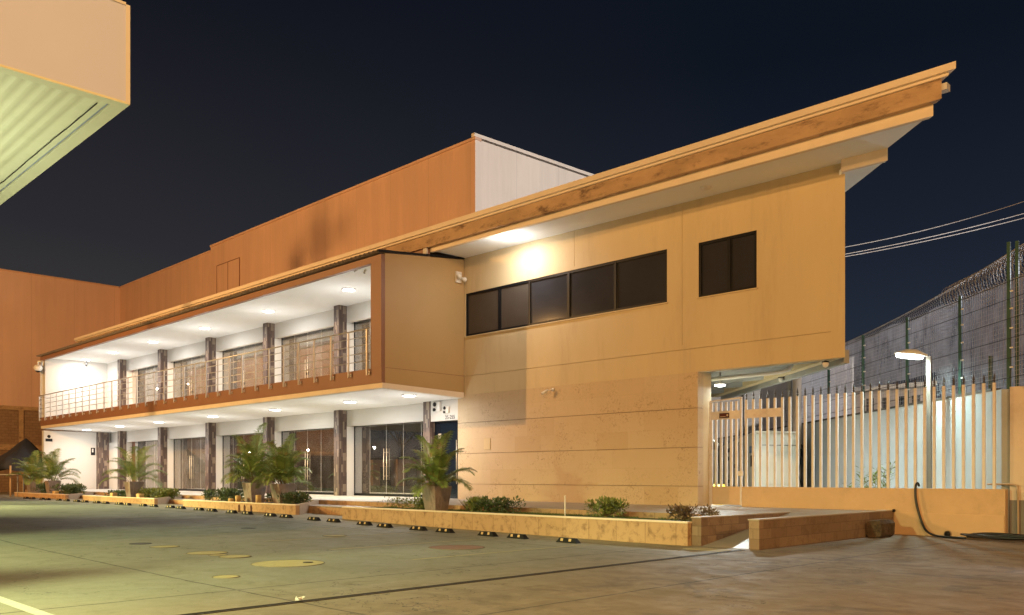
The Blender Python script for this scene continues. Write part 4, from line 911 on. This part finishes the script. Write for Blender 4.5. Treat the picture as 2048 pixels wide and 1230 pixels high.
# ------------------------------------------------------------------ gate, picket fence, yard
YN = 21.8
FN = thing('picket_fence', (-9.3, YN, -1.4), 'cream steel picket fence with spear tips on a low orange wall', 'fence')
m = MB(); m.box(-12.57, -5.91, YN-.10, YN+.10, -1.55, -.30); m.build('base_wall', M_bare, FN, org=(-9, YN, -1.5))
m = MB(); m.box(-8.39, -5.93, YN-.13, YN-.101, -1.55, -.90); m.build('plinth', M_bare, FN, org=(-7, YN, -1.5))
def picket(x, z0, z1, par, nm='picket', tip=True):
    m = MB(); w2 = .030; m.box(x-w2, x+w2, YN-w2, YN+w2, z0, z1); o = m.build(nm, M_picket, par, org=(x, YN, z0))
    if tip:
        m = MB(); m.lathe((x, YN, z1), [(.018, 0), (.016, .03), (.035, .055), (.012, .075), (.028, .10), (.018, .16), (.003, .23)], 8); m.build('finial', M_iron, o, org=(x, YN, z1))
    return o
p0 = picket(-12.48, -.302, 2.14, FN)
for i in range(1, 30):
    x = -12.48+.2178*i; c = p0.copy(); C.objects.link(c); c.parent = FN; c.location = p0.location+Vector((.2178*i, 0, 0))
    for ch in p0.children: d = ch.copy(); C.objects.link(d); d.parent = c
m = MB(); m.box(-12.52, -11.40, YN-.040, YN-.031, 1.62, 1.86); m.build('band_plate', M_picket, FN)
GT = thing('gate', (-13.1, YN, ZT), 'cream steel gate with solid lower panel beside the stone wall', 'gate')
gx0, gx1 = -13.62, -12.62
m = MB(); m.box(gx0, gx0+.05, YN-.03, YN+.03, ZT+.03, 2.13); m.box(gx1-.05, gx1, YN-.03, YN+.03, ZT+.03, 2.18); m.prism([(gx0-.02, YN-.035), (gx1, YN-.035), (gx1, YN+.035), (gx0-.02, YN+.035)], 0, 0, zf0=lambda x, y: 2.14 if x < -13 else 2.19, zf1=lambda x, y: 2.18 if x < -13 else 2.23); m.box(gx0+.05, gx1-.05, YN-.02, YN+.02, -.36, -.30); m.build('frame', M_picket, GT)
m = MB(); m.box(gx0+.051, gx1-.051, YN-.022, YN+.0, ZT+.04, -.30); m.build('lower_panel', M_bare, GT)
m = MB(); m.box(gx0+.051, gx1-.051, YN-.042, YN-.03, 1.62, 1.86); m.build('band_plate', M_picket, GT)
for i in range(5): picket(gx0+.17+.165*i, -.299, 2.12, GT, tip=False)
m = MB(); m.box(gx0+.30, gx0+.62, YN-.052, YN-.043, 1.66, 1.80); s = m.build('sign', M_dark, GT)
m = MB(); m.box(gx0+.315, gx0+.605, YN-.055, YN-.052, 1.675, 1.785); m.build('sign_face', mat('maroon_sign', (.12, .03, .02), .5), s)
m = MB(); m.box(gx0+.33, gx0+.50, YN-.058, YN-.055, 1.69, 1.705); m.lathe((gx0+.56, YN-.058, 1.735), [(.028, 0), (.028, .003)], 12, axis='y'); m.build('sign_mark', M_beige, s)
m = MB(); m.box(gx1-.10, gx1+.06, YN-.06, YN-.031, .0, .14); m.build('lock_box', M_picket, GT)
m = MB(); m.box(gx0-.05, gx0-.005, YN-.03, YN+.03, ZT, 2.14); tag(m.build('gate_post', M_picket), 'slim cream post between the gate and the stone wall', 'post')

# boundary wall: diagonal inner run and the front face at the right
BW = thing('boundary_wall', (-6, 22.1, -1.4), 'high rendered boundary wall, white inside the yard and orange outside', 'wall')
dW = Vector((-.7071, .7071)); c0 = Vector((-5.93, 22.15))
def bw(s_): return c0+dW*s_
m = MB(); a, b = bw(0), bw(34); m.obox(b, a, .2, -1.6, 2.0, -.2); m.build('inner_wall', M_bwhite, BW)
m = MB(); m.box(-5.90, 4, 22.0, 22.2, -1.6, 2.04); m.build('outer_wall', mat('cream_render', (.64, .55, .46), .8, .10, .9, .15, 25, dirt=(.40, .27, .17), dscale=.7, damt=.4), BW, org=(-5, 22, -1.6))
m = MB(); m.box(-5.90, 4, 21.985, 22.0, -1.6, -.55); m.build('painted_skirting', M_bgrey, BW)
m = MB(); a, b = bw(.4), bw(34); m.obox(b, a, .24, 2.001, 2.06, -.22); m.build('wall_top', M_iron, BW)
# yard floor
m = MB(); m.prism([(-12.6, 21.91), (-6.0, 21.91), (-6.1, 22.2), (-34, 50), (-60, 60), (-14, 28.1), (-13.6, 22)], -1.5, -1.0); tag(m.build('yard_floor', mat('yard_concrete', (.3, .28, .25), .85, .15, 1), org=(0, 0, 0)), kind='structure')

# green mesh fence with shade net and razor coil on the boundary wall
MF = thing('mesh_fence', (-9, 25, 2.0), 'tall dark green mesh security fence with shade net and wire coil above the wall', 'fence')
def lat(s_, off=0): q = bw(s_); return Vector((q.x+.7071*off, q.y+.7071*off))
tt = lambda u: 11.3/((u-1024)/F)
for u in (2003, 1907, 1803, 1716, 1648, 1592):
    s_ = tt(u)-((22.15+5.93)/1.41421); q = lat(s_); z1 = 5.4 if u == 2003 else 4.60
    m = MB(); m.box(q.x-.035, q.x+.035, q.y-.035, q.y+.035, 2.0, z1); po = m.build('post', M_green, MF)
    for z in (2.5, 2.95, 3.4, 3.85, 4.25): m = MB(); m.tube([(q.x+.04, q.y-.05, z), (q.x+.10, q.y-.08, z)], .022, 6); m.build('insulator', M_plast, po)
m = MB(); q = lat(-.25, .3); m.tube([(q.x, q.y, 1.9), (q.x, q.y, 5.55)], .045, 10); m.build('pole', M_whitemetal, MF)
m = MB(); q = lat(.15, .25); m.box(q.x-.035, q.x+.035, q.y-.035, q.y+.035, 2, 5.45); m.build('corner_post', M_green, MF)
m = MB(); q = lat(1.0, .1); m.box(q.x-.04, q.x+.04, q.y-.04, q.y+.04, 2, 2.9); m.build('short_post', M_green, MF)
wv = MB(); s_ = -3.0
while s_ < 15:
    q = lat(s_, .05); wv.box(q.x-.0045, q.x+.0045, q.y-.0045, q.y+.0045, 2.05, 4.55); s_ += .105
wv.build('vertical_wires', M_wire, MF)
hw = MB(); z = 2.1
while z < 4.6:
    a, b = lat(-3, .04), lat(15, .04); hw.tube([(a.x, a.y, z), (b.x, b.y, z)], .0045, 4, False, False); z += .105
hw.build('horizontal_wires', M_wire, MF)
ew = MB()
for z in (2.25, 2.7, 3.15, 3.6, 4.05, 4.45):
    a, b = lat(-3, -.10), lat(16, -.10); ew.tube([(a.x, a.y, z), (b.x, b.y, z)], .008, 4, False, False)
ew.build('strand_wires', M_dark, MF)
def net_mat():
    m = bpy.data.materials.new('shade_net'); m.use_nodes = True; n = m.node_tree.nodes; L = m.node_tree.links; n.clear()
    o = n.new('ShaderNodeOutputMaterial'); d = n.new('ShaderNodeBsdfDiffuse'); t = n.new('ShaderNodeBsdfTranslucent'); tr = n.new('ShaderNodeBsdfTransparent'); a = n.new('ShaderNodeMixShader'); b = n.new('ShaderNodeMixShader')
    no = n.new('ShaderNodeTexNoise'); no.inputs['Scale'].default_value = 2.5; no.inputs['Detail'].default_value = 6; tc = n.new('ShaderNodeTexCoord'); mp = n.new('ShaderNodeMapping'); mp.inputs['Scale'].default_value = (1, 1, .5)
    L.new(tc.outputs['Object'], mp.inputs[0]); L.new(mp.outputs[0], no.inputs['Vector']); r = n.new('ShaderNodeMapRange'); r.inputs['From Min'].default_value = .35; r.inputs['From Max'].default_value = .7; r.inputs['To Min'].default_value = .30; r.inputs['To Max'].default_value = .72
    L.new(no.outputs['Fac'], r.inputs['Value']); d.inputs[0].default_value = (.42, .42, .47, 1); t.inputs[0].default_value = (.5, .5, .55, 1)
    a.inputs[0].default_value = .5; L.new(d.outputs[0], a.inputs[1]); L.new(t.outputs[0], a.inputs[2]); L.new(r.outputs[0], b.inputs[0]); L.new(a.outputs[0], b.inputs[1]); L.new(tr.outputs[0], b.inputs[2]); L.new(b.outputs[0], o.inputs[0]); return m
M_net = net_mat()
nm = MB(); n = 60; V = []; rr = random.Random(9)
for i in range(n+1):
    s_ = -3+18*i/n; q = lat(s_, .55+.06*math.sin(s_*2.3)+.03*math.sin(s_*5.1)); 
    for z in (2.1 if s_ < 4.5 else 2.95, 3.1, 3.7, 4.3, 4.72+.04*math.sin(s_*1.9)): V.append((q.x, q.y+.03*math.sin(z*3+s_), z))
nm.add(V, [(5*i+k, 5*i+5+k, 5*i+6+k, 5*i+1+k) for i in range(n) for k in range(4)], True); nm.build('shade_net', M_net, MF)
# diamond mesh band above the net, its upper edge rising towards the pole
def topz(s_):
    return 5.50-.11*max(0, s_)+.004*max(0, s_)**2 if s_ > 0 else 5.5+.10*(-s_)
dm = MB(); s0 = -3.0
while s0 < 15.5:
    for dr in (-1, 1):
        pts = []
        for k in range(9):
            s_ = s0+dr*.62*k/8; zt_ = topz(s_); zb_ = 4.62; z = zb_+(zt_-zb_)*k/8; q = lat(s_, .55-.25*math.sin(math.pi*k/8)); pts.append((q.x, q.y, z))
        dm.tube(pts, .004, 3, False, False)
    s0 += .115
dm.build('diamond_mesh', M_wire, MF)
tw = MB(); pts = []
for k in range(40): s_ = -3+18.5*k/39; q = lat(s_, .55); pts.append((q.x, q.y, topz(s_)))
tw.tube(pts, .012, 5, True, False); tw.build('top_wire', M_wire, MF)
cl = MB(); pts = []
for k in range(700):
    s_ = -2.6+k/700*6.5; th = k*.36; q = lat(s_, .5+.22*math.cos(th)); pts.append((q.x, q.y, 5.0-.03*s_+.30*math.sin(th)))
cl.tube(pts, .006, 3, False, False); cl.build('razor_coil', M_wire, MF)

# street lamp in the yard
p = at(1858, t=22.3); LP = thing('street_lamp', (p.x, p.y, -1.0), 'lit street lamp with flat head on a square post behind the picket fence', 'street lamp')
zt = (952-713)/F*22.3
m = MB(); m.box(p.x-.055, p.x+.055, p.y-.055, p.y+.055, -1.0, zt); m.build('post', mat('lamp_post_concrete', (.22, .20, .17), .75, .1, 3), LP)
hd = Vector((-.7071, -.7071, 0)); hp = Vector((p.x, p.y, zt-.06))
m = MB(); prof = [(0, .06, .06), (.12, .13, .10), (.30, .19, .16), (.55, .18, .13), (.80, .10, .04)]; V = []; 
nrm = Vector((.7071, -.7071, 0))
for d_, w_, h_ in prof:
    c_ = hp+hd*(d_+.06)+Vector((0, 0, .06+.10*d_))
    for k in range(8): th = math.pi*k/7; V.append(c_+nrm*w_*math.cos(th)+Vector((0, 0, h_*math.sin(th))))
Fs = [(i*8+k, i*8+k+1, (i+1)*8+k+1, (i+1)*8+k) for i in range(4) for k in range(7)]+[(i*8+7, i*8, (i+1)*8, (i+1)*8+7) for i in range(4)]+[tuple(range(8)), tuple(range(39, 31, -1))]
m.add(V, Fs, True); m.build('lamp_head', M_whitemetal, LP)
m = MB(); V = []
for d_, w_, h_ in [(.14, .11, 0), (.30, .165, 0), (.55, .155, 0), (.76, .08, 0)]:
    c_ = hp+hd*(d_+.06)+Vector((0, 0, .05+.10*d_-.012))
    V += [c_+nrm*w_, c_-nrm*w_, c_+nrm*w_*.8-Vector((0, 0, .06)), c_-nrm*w_*.8-Vector((0, 0, .06))]
Fs = []
for i in range(3): a = 4*i; b = a+4; Fs += [(a+2, b+2, b+3, a+3), (a, b, b+2, a+2), (a+1, a+3, b+3, b+1)]
m.add(V, Fs+[(0,2,3,1), (12,13,15,14)]); m.build('lens', M_light2, LP)
lc = hp+hd*.5+Vector((0, 0, .02))
lamp('street_lamp_beam', 'AREA', tuple(lc), 220, (.72, 1.0, .95), .22, aim=(lc.x, lc.y, lc.z-3), spread=R(176))
# yard ceiling lamp, overhang underside
m = MB(); m.prism([(-13.87, YF+.3), (-9.6, YF+.3), (-17.0, 28.3), (-20.6, 28.3)], 3.25, 3.35); m.build('overhang_soffit', M_grey, B)
for k in range(5):
    q0 = Vector((-9.75-1.5*k, 21.75+1.4*k)); m = MB(); m.box(q0.x-4.2, q0.x, q0.y-.06, q0.y+.06, 3.0, 3.249); m.build('ceiling_beam', M_grey, B)
m = MB(); m.obox((-9.42, 21.52), (-17.3, 28.6), .14, 2.86, 3.2, -.02+.02); m.build('edge_beam', M_grey, B)
m = MB(); a = at(1416, 752, Y=22.3); b = at(1578, 730, Y=22.3); m.tube([(a.x-.3, 22.3, 2.86), (b.x-.25, 22.3, 2.90), (b.x, 22.3, 2.95), (b.x+.08, 22.32, 3.1)], .06, 12); tag(m.build('drain_pipe', M_plast), 'cream plastic pipe slung under the overhang behind the gate', 'pipe')
p = at(1440, 771, t=25.6); t = thing('yard_ceiling_lamp', p, 'lit round lamp hanging under the overhang behind the gate', 'ceiling light')
m = MB(); m.lathe((p.x, p.y, p.z-.03), [(.08, 0), (.15, .02), (.15, .05)], 20); m.build('lit_disc', M_light2, t)
m = MB(); m.lathe((p.x, p.y, p.z+.021), [(.17, 0), (.12, .05), (.03, .06), (.03, 3.24-p.z-.02)], 20); m.build('housing', M_plast, t)
lamp('yard_lamp_beam', 'AREA', (p.x, p.y, p.z-.05), 620, (.9, 1, .97), .28, aim=(p.x, p.y, -2), spread=R(178))
for (u, v, t_, lb) in ((1651, 730, 21.9, 'white dome camera hanging at the overhang corner'), (1562, 760, 26, 'smaller white dome camera farther along the overhang edge')):
    p = at(u, v, t=t_); t = thing('dome_camera', p, lb, 'security camera')
    m = MB(); m.lathe((p.x, p.y, p.z-.06), [(.02, 0), (.06, .02), (.08, .07), (.08, .12)], 14); m.build('dome', M_plast, t)
    m = MB(); m.lathe((p.x, p.y, p.z+.06), [(.09, 0), (.09, .03), (.03, .04), (.03, 2.93-p.z-.06)], 14); m.build('mount', M_dark, t)

# generator cabinet
GN = thing('generator', (-15, 30, -1.0), 'cream generator cabinet on a dark base behind the gate', 'generator')
A_ = at(1511, t=30.5); A_ = Vector((A_.x, A_.y)); Rr = at(1598, t=31.0); Rr = Vector((Rr.x, Rr.y)); Lf = at(1447, t=45.5); Lf = Vector((Lf.x, Lf.y)); Bk = Rr+(Lf-A_)
zg0, zg1 = -.58, 1.53
m = MB(); m.prism([tuple(A_), tuple(Rr), tuple(Bk), tuple(Lf)], zg0, zg1); m.build('cabinet', M_genset, GN)
cen = (A_+Bk)/2; m = MB(); m.prism([tuple(cen+(q-cen)*.97) for q in (A_, Rr, Bk, Lf)], -1.0, zg0-.001); m.build('base', M_dark, GN)
m = MB(); m.prism([tuple(cen+(q-cen)*1.02) for q in (A_, Rr, Bk, Lf)], zg1+.001, zg1+.06); m.build('roof', M_genset, GN)
def on_face(P0, P1, f0, f1, z0, z1, off, name, mt, par):
    d = P1-P0; nr = Vector((d.y, -d.x)).normalized()
    if nr.dot(Vector((0, 0))-P0) < 0: nr = -nr
    a = P0+d*f0; b = P0+d*f1; q = [a+nr*.002, b+nr*.002, b+nr*off, a+nr*off]
    m = MB(); m.prism([tuple(x) for x in q], z0, z1); return m.build(name, mt, par)
on_face(A_, Rr, .10, .93, zg0+.28, zg1-.45, .02, 'side_panel', M_genset, GN)
on_face(A_, Rr, .10, .93, zg1-.44, zg1-.425, .012, 'panel_gap', M_dark, GN)
for (f0, f1) in ((.05, .40), (.44, .62), (.66, .93)):
    dd = on_face(A_, Lf, f0, f1, zg0+.05, zg1-.12, .03, 'door', M_genset, GN)
on_face(A_, Lf, .405, .43, zg0+.02, zg1-.1, .02, 'door_gap', M_dark, GN)
for (f0, z) in ((.47, .35), (.74, .75), (.80, .75), (.72, 1.15), (.72, -.35)): on_face(A_, Lf, f0, f0+.04, z, z+.18, .07, 'door_handle', M_dark, GN)
on_face(A_, Lf, .02, .12, .85, 1.1, .034, 'sticker', mat('blue_label', (.2, .3, .45), .5), GN)
on_face(A_, Lf, .05, .09, .35, .75, .034, 'warning_mark', M_dark, GN)
# walls and buildings beyond the yard
t = thing('yard_building', (-25, 43, -1), 'grey block building at the back of the yard', 'building')
a = at(1404, t=47); b = at(1556, t=47); m = MB(); m.prism([(a.x, a.y), (b.x, b.y), (b.x-3, b.y+3), (a.x-3, a.y+3)], -1.2, 4.8); m.build('wall', M_blockgrey, t, org=(a.x, a.y, -1))
m = MB(); a = at(1488, t=46.8); b = at(1546, t=46.8); m.prism([(a.x, a.y), (b.x, b.y), (b.x-.1, b.y+.1), (a.x-.1, a.y+.1)], 2.7, 5.6); m.build('upper_panel', M_blockgrey, t)
p = at(1594, t=33); m = MB(); m.lathe((p.x, p.y, -1.0), [(.17, 0), (.17, 4.9)], 20); tag(m.build('concrete_pillar', mat('beige_pillar', (.62, .55, .46), .8, .08)), 'round beige pillar standing right of the generator', 'pillar')
p = at(1580, t=33.3); m = MB(); m.box(p.x-.07, p.x+.07, p.y-.07, p.y+.07, -1, 3.8); tag(m.build('downpipe', M_grey), 'square grey pipe beside the round beige pillar', 'pipe')
p = at(1606, t=31.5); m = MB(); rr = random.Random(6)
for k in range(7): m.tube([(p.x+rr.uniform(-.08, .08), p.y, .2+1.2*rr.random()), (p.x+rr.uniform(-.25, .25), p.y-.1, .1), (p.x+rr.uniform(-.1, .1), p.y, -.9)], .02, 6)
tag(m.build('cable_bundle', M_hose), 'tangle of black cables hanging right of the generator', 'cables')
t = thing('neighbour_shed', (-14, 37, 0), 'grey sheet-clad building with white corner beyond the mesh fence', 'building')
a = at(1600, t=36); b = at(1704, t=36); m = MB(); m.prism([(a.x, a.y), (b.x, b.y), (b.x-4, b.y+4), (a.x-4, a.y+4)], -1.2, 4.95); m.build('wall', mat('grey_sheet', (.33, .32, .33), .7, .08, .6), t)
b2 = at(1708, t=36); m = MB(); m.prism([(b.x, b.y-.02), (b2.x, b2.y-.02), (b2.x-.1, b2.y+.1), (b.x-.1, b.y+.1)], -1, 4.98); m.build('corner_trim', M_white, t)
t = thing('neighbour_house', (-12, 42, 0), 'small white building with dark windows seen through the mesh fence', 'building')
a = at(1700, t=42); b = at(1862, t=39); wd = (Vector((b.x, b.y))-Vector((a.x, a.y)))
m = MB(); m.prism([(a.x, a.y), (b.x, b.y), (b.x-3, b.y+4), (a.x-3, a.y+4)], -1.2, 4.05); m.build('wall', M_white, t)
m = MB(); m.prism([(a.x+.3, a.y-.5), (b.x+.4, b.y-.4), (b.x-3, b.y+4.3), (a.x-3, a.y+4.3)], 4.06, 4.25); m.build('roof', M_whitemetal, t)
for f in (.22, .42, .60, .78):
    q0 = Vector((a.x, a.y))+wd*f; q1 = q0+wd*.09; m = MB(); m.prism([(q0.x+.02, q0.y-.03), (q1.x+.02, q1.y-.03), (q1.x-.05, q1.y+.02), (q0.x-.05, q0.y+.02)], 2.3, 3.7); m.build('window', M_dark, t)
lamp('court_floodlight', 'POINT', (-5.5, 31, 6.5), 1500, (.90, .92, 1.0), .25)
m = MB(); m.tube([(-5.5, 31.3, -1), (-5.5, 31.3, 7)], .08, 8); pl = tag(m.build('court_light_pole', M_whitemetal), 'white light pole of the court beyond the net', 'light pole')

# things by the fence foot
rr = random.Random(8); m = MB(); zb_ = gz(-8)
ox = [(-8.36, -7.99), (20.0, 20.78)]; V = []; Fs = []
prof = [(0, .07), (.05, 0), (.32, 0), (.37, .06), (.37, .33), (.31, .41), (.07, .40), (0, .33)]
for k in range(7):
    yy = 20.0+.78*k/6; sh = .93 if k in (0, 6) else 1
    for (a_, b_) in prof: V.append((-8.365+.185+(a_-.185)*sh+rr.uniform(-.008, .008), yy+rr.uniform(-.01, .01), zb_+.2+(b_-.2)*sh+rr.uniform(-.008, .008)))
Fs = [(i*8+k, i*8+(k+1) % 8, (i+1)*8+(k+1) % 8, (i+1)*8+k) for i in range(6) for k in range(8)]+[tuple(range(7, -1, -1)), tuple(range(48, 56))]
m.add(V, Fs); tag(m.build('timber_block', M_wood), 'rough dark timber block lying against the ramp wall near the low fence wall', 'timber block')
pts = [at(1838, 972, Y=21.75), at(1835, 966, Y=21.68), at(1831, 975, Y=21.62), at(1832, 1000, Y=21.6), at(1839, 1030, Y=21.58), at(1850, 1058, Y=21.5), at(1866, 1073, Y=21.3)]
hose = MB(); hz_ = gz(-6)+.03
P = [Vector(q) for q in pts]; P[-1].z = hz_+.02; P.append(Vector((P[-1].x+.3, 21.1, hz_))); P.append(Vector((P[-1].x+.5, 21.0, hz_)))
def smooth(P, n=6):
    out = []
    for i in range(len(P)-1):
        p0 = P[max(i-1, 0)]; p1 = P[i]; p2 = P[i+1]; p3 = P[min(i+2, len(P)-1)]
        for k in range(n):
            t = k/n; out.append(.5*((2*p1)+(-p0+p2)*t+(2*p0-5*p1+4*p2-p3)*t*t+(-p0+3*p1-3*p2+p3)*t**3))
    out.append(P[-1]); return out
hose.tube(smooth(P), .028, 8)
hc = Vector((-5.65, 21.15, hz_))
rr = random.Random(12); pts = []
for k in range(330):
    th = k*.19; rx = .85+.12*math.sin(k*.07)+rr.uniform(-.01, .01); ry = .26+.08*math.sin(k*.11); pts.append(Vector((hc.x+rx*math.cos(th)+.1*math.sin(k*.05), hc.y+ry*math.sin(th)*1.0, hz_+.02+.05*(k/330)+.03*math.sin(k*.31)**2+.02*math.sin(k*.13))))
hose.tube(pts, .022, 6)
tag(hose.build('hose', M_hose), 'black hose hanging over the low wall and coiled on the ground', 'hose')
m = MB(); pts = [Vector((-4.85+.12*k, 21.15-.02*math.sin(k), hz_+.03+.02*math.sin(k*1.3))) for k in range(14)]; m.tube(smooth(pts, 3), .03, 8); tag(m.build('cable', M_hose), 'thick black cable trailing right from the hose coil', 'cable')
a = at(1990, 968, Y=21.9); m = MB(); m.tube(smooth([Vector((-6.35, 21.94, -.19)), Vector((-5.86, 21.93, -.19)), Vector((-5.74, 21.9, -.22)), Vector((-5.71, 21.9, -.32)), Vector((-5.70, 21.9, gz(-5.7)))], 5), .022, 8); tag(m.build('water_pipe', mat('galvanised_pipe', (.42, .30, .20), .5, .1)), 'thin bent pipe running down the right end of the low wall', 'pipe')
p = at(1896, 1068, Y=21.67); m = MB(); m.lathe((p.x, 21.66, p.z), [(.085, -.02), (.085, .05)], 16, axis='y'); t = tag(m.build('drain_outlet', M_rampw), 'round drain outlet low in the orange wall', 'drain outlet'); m = MB(); m.lathe((p.x, 21.635, p.z), [(.068, -.0), (.068, .01)], 16, axis='y'); m.build('bore', M_dark, t)
p = at(1788, 1021, Y=21.67); m = MB(); m.lathe((p.x, 21.63, p.z), [(.035, 0), (.035, .05)], 12, axis='y'); t = tag(m.build('pipe_stub', M_dark), 'small dark pipe stub above the timber block', 'pipe stub')
m = MB(); m.tube([(p.x, 21.66, p.z-.03), (p.x, 21.655, gz(p.x))], .007, 5); m.build('rust_trickle_pipe', M_rampw, t)
# plant and bits behind the fence
def strap_plant(x, y, z, h, n, label, seed):
    rr = random.Random(seed); t = thing('broadleaf_plant', (x, y, z), label, 'plant'); st = MB(); lf = MB()
    for k in range(n):
        a = rr.uniform(0, 6.28); top = Vector((x+rr.uniform(-.4, .4)*h, y+rr.uniform(-.2, .2)*h, z+h*rr.uniform(.6, 1)))
        base = Vector((x+rr.uniform(-.1, .1), y, z)); st.tube([base, base.lerp(top, .5)+Vector((.03, 0, 0)), top], [.012, .009, .005], 5, True, False)
        for j in range(14):
            c_ = base.lerp(top, .35+.65*j/13); a = j*2.4+k; d = Vector((math.cos(a)*.8, math.sin(a)*.8, .55)).normalized(); sd = d.cross(Vector((0,0,1))).normalized()*.028; L_ = .26
            lf.add([c_, c_+d*L_*.5+sd, c_+d*L_+Vector((0,0,-.03)), c_+d*L_*.5-sd], [(0,1,2,3)])
    st.build('stems', M_stem, t); lf.build('leaves', M_shruby, t)
p = at(1752, t=24.0); strap_plant(p.x, p.y, -1.0, 1.45, 9, 'leafy plant growing against the white wall behind the pickets', 3)
p = at(1722, t=24.6); strap_plant(p.x, p.y, -1.0, 1.1, 4, 'thin upright plant left of the leafy plant behind the pickets', 4)
p = at(1430, t=26); m = MB(); m.tube([(p.x, p.y, -1), (p.x, p.y, .75), (p.x+.12, p.y, .95), (p.x-.1, p.y, 1.1)], .03, 8); tt_ = tag(m.build('hand_truck', M_iron), 'dark metal hand truck with yellow base behind the gate', 'hand truck'); m = MB(); m.bbox(p.x-.3, p.x+.35, p.y-.25, p.y+.2, -1.0, -.25, .08); m.build('yellow_bucket', mat('yellow_plastic', (.72, .48, .04), .5), tt_)
# overhead cables
for (P0, P1, P2, t_, lb) in (((1692, 494), (1809, 470), (2048, 403), 48, 'topmost of three overhead cables at the right'), ((1692, 508), (1878, 470), (2048, 427), 46, 'middle of three overhead cables at the right'), ((1692, 513), (1908, 470), (2048, 436), 46, 'lowest of three overhead cables at the right')):
    pts = []
    for k in range(21):
        u = 1560+(2260-1560)*k/20
        l0 = (u-P1[0])*(u-P2[0])/((P0[0]-P1[0])*(P0[0]-P2[0])); l1 = (u-P0[0])*(u-P2[0])/((P1[0]-P0[0])*(P1[0]-P2[0])); l2 = (u-P0[0])*(u-P1[0])/((P2[0]-P0[0])*(P2[0]-P1[0]))
        pts.append(at(u, P0[1]*l0+P1[1]*l1+P2[1]*l2, t=t_-6*(k/20)))
    m = MB(); m.tube(pts, .021, 5, True, False); tag(m.build('overhead_cable', mat('cable_grey', (.55, .55, .55), .6) if 'cable_grey' not in MATS else MATS['cable_grey']), lb, 'overhead cable')

# ------------------------------------------------------------------ far left corner: tarpaulin stall
p = at(52, t=55); T = thing('tarpaulin_stall', (p.x, p.y, -1.18), 'dark navy tarpaulin draped over a stall at the left edge', 'tarpaulin stall')
rr = random.Random(3); V = []; n = 24; ax = Vector((.7071, .7071, 0)); ay = Vector((-.7071, .7071, 0)); P0 = Vector((p.x, p.y, 0))
rings = [(0.0, 2.42), (.35, 2.1), (.9, 1.55), (1.5, 1.05), (1.75, .55), (1.7, .35)]
for r_, z in rings:
    for k in range(n):
        th = 2*math.pi*k/n; f = 1+.10*math.sin(th*4+r_); q = P0+ax*(r_*f*math.cos(th)*1.02-.12*r_)+ay*(r_*f*math.sin(th)); V.append((q.x, q.y, z+.10*math.sin(th*6+r_*3)*r_/1.7+(.0 if r_ else 0)))
m = MB(); m.add(V, [(i*n+k, i*n+(k+1)%n, (i+1)*n+(k+1)%n, (i+1)*n+k) for i in range(5) for k in range(n)], True); m.build('tarpaulin', M_navy, T)
for (u, t_) in ((21, 50), (80, 56), (46, 60)):
    q = at(u, t=t_); m = MB(); m.tube([(q.x, q.y, -1.18), (q.x, q.y, .6)], .05, 8); m.build('pole', M_bare, T)
q = at(10, t=50); TB = thing('table', (q.x, q.y, -1.18), 'thin dark table beside the orange pole at the left edge', 'table')
m = MB(); m.prism([tuple((q+ax*sx*1.0+ay*sy*.4)[:2]) for sx, sy in ((-1, -1), (1, -1), (1, 1), (-1, 1))], .05, .11); m.build('tabletop', M_grey, TB)
for sx in (-.9, .9):
    for sy in (-.3, .3): w2 = q+ax*sx+ay*sy; m = MB(); m.tube([(w2.x, w2.y, -1.18), (w2.x, w2.y, .05)], .03, 6); m.build('leg', M_grey, TB)

# ------------------------------------------------------------------ behind the camera: what the shop glass mirrors
OB = thing('brick_shop', (-75, -14, -1.2), 'low orange building across the street, mirrored in the shop glass', 'building')
m = MB(); m.box(-120, -40, -20, -19.7, -1.2, 2.0); m.build('wall', M_wing, OB)
m = MB(); m.box(-120, -40, -22, -19.3, 2.01, 2.25); m.build('roof', M_iron, OB)
for x in range(-118, -42, 5):
    m = MB(); m.box(x, x+.4, -19.3, -19.0, -1.2, 2.0); m.build('post', M_bare, OB)
    m = MB(); m.box(x+1.5, x+3.5, -19.69, -19.6, -1.2, 1.1); m.build('shutter', M_dim, OB)

def back_tree(x, y, h, label, seed):
    rr = random.Random(seed); t = thing('roadside_tree', (x, y, -1.2), label, 'tree', 'trees across the street'); m = MB()
    m.tube([(x, y, -1.2), (x+.2, y, h*.3), (x-.1, y, h*.55)], [.22, .16, .10], 8)
    lf = MB()
    for k in range(6):
        a = k*1.05; e = Vector((x+math.cos(a)*h*.3, y+math.sin(a)*h*.3, h*rr.uniform(.55, .85))); m.tube([(x+.1, y, h*.35), e.lerp(Vector((x, y, h*.5)), .4), e], [.09, .05, .02], 6)
        for q in range(420):
            v = Vector((rr.gauss(0, 1), rr.gauss(0, 1), rr.gauss(0, .7)))*h*.11; c = e+v; d = Vector((rr.gauss(0, 1), rr.gauss(0, 1), rr.gauss(0, 1))).normalized(); sd = d.orthogonal().normalized()*.07
            lf.add([c, c+d*.12+sd, c+d*.26, c+d*.12-sd], [(0,1,2,3)])
    m.build('trunk', M_stem, t); lf.build('crown', M_tree, t)
for i, (x, y, h, lb) in enumerate(((-62, -24, 9, 'nearest leafy tree across the street'), (-74, -25, 8, 'second leafy tree across the street'), (-88, -24, 10, 'third leafy tree across the street'), (-52, -26, 7, 'small tree across the street'))): back_tree(x, y, h, lb, i)
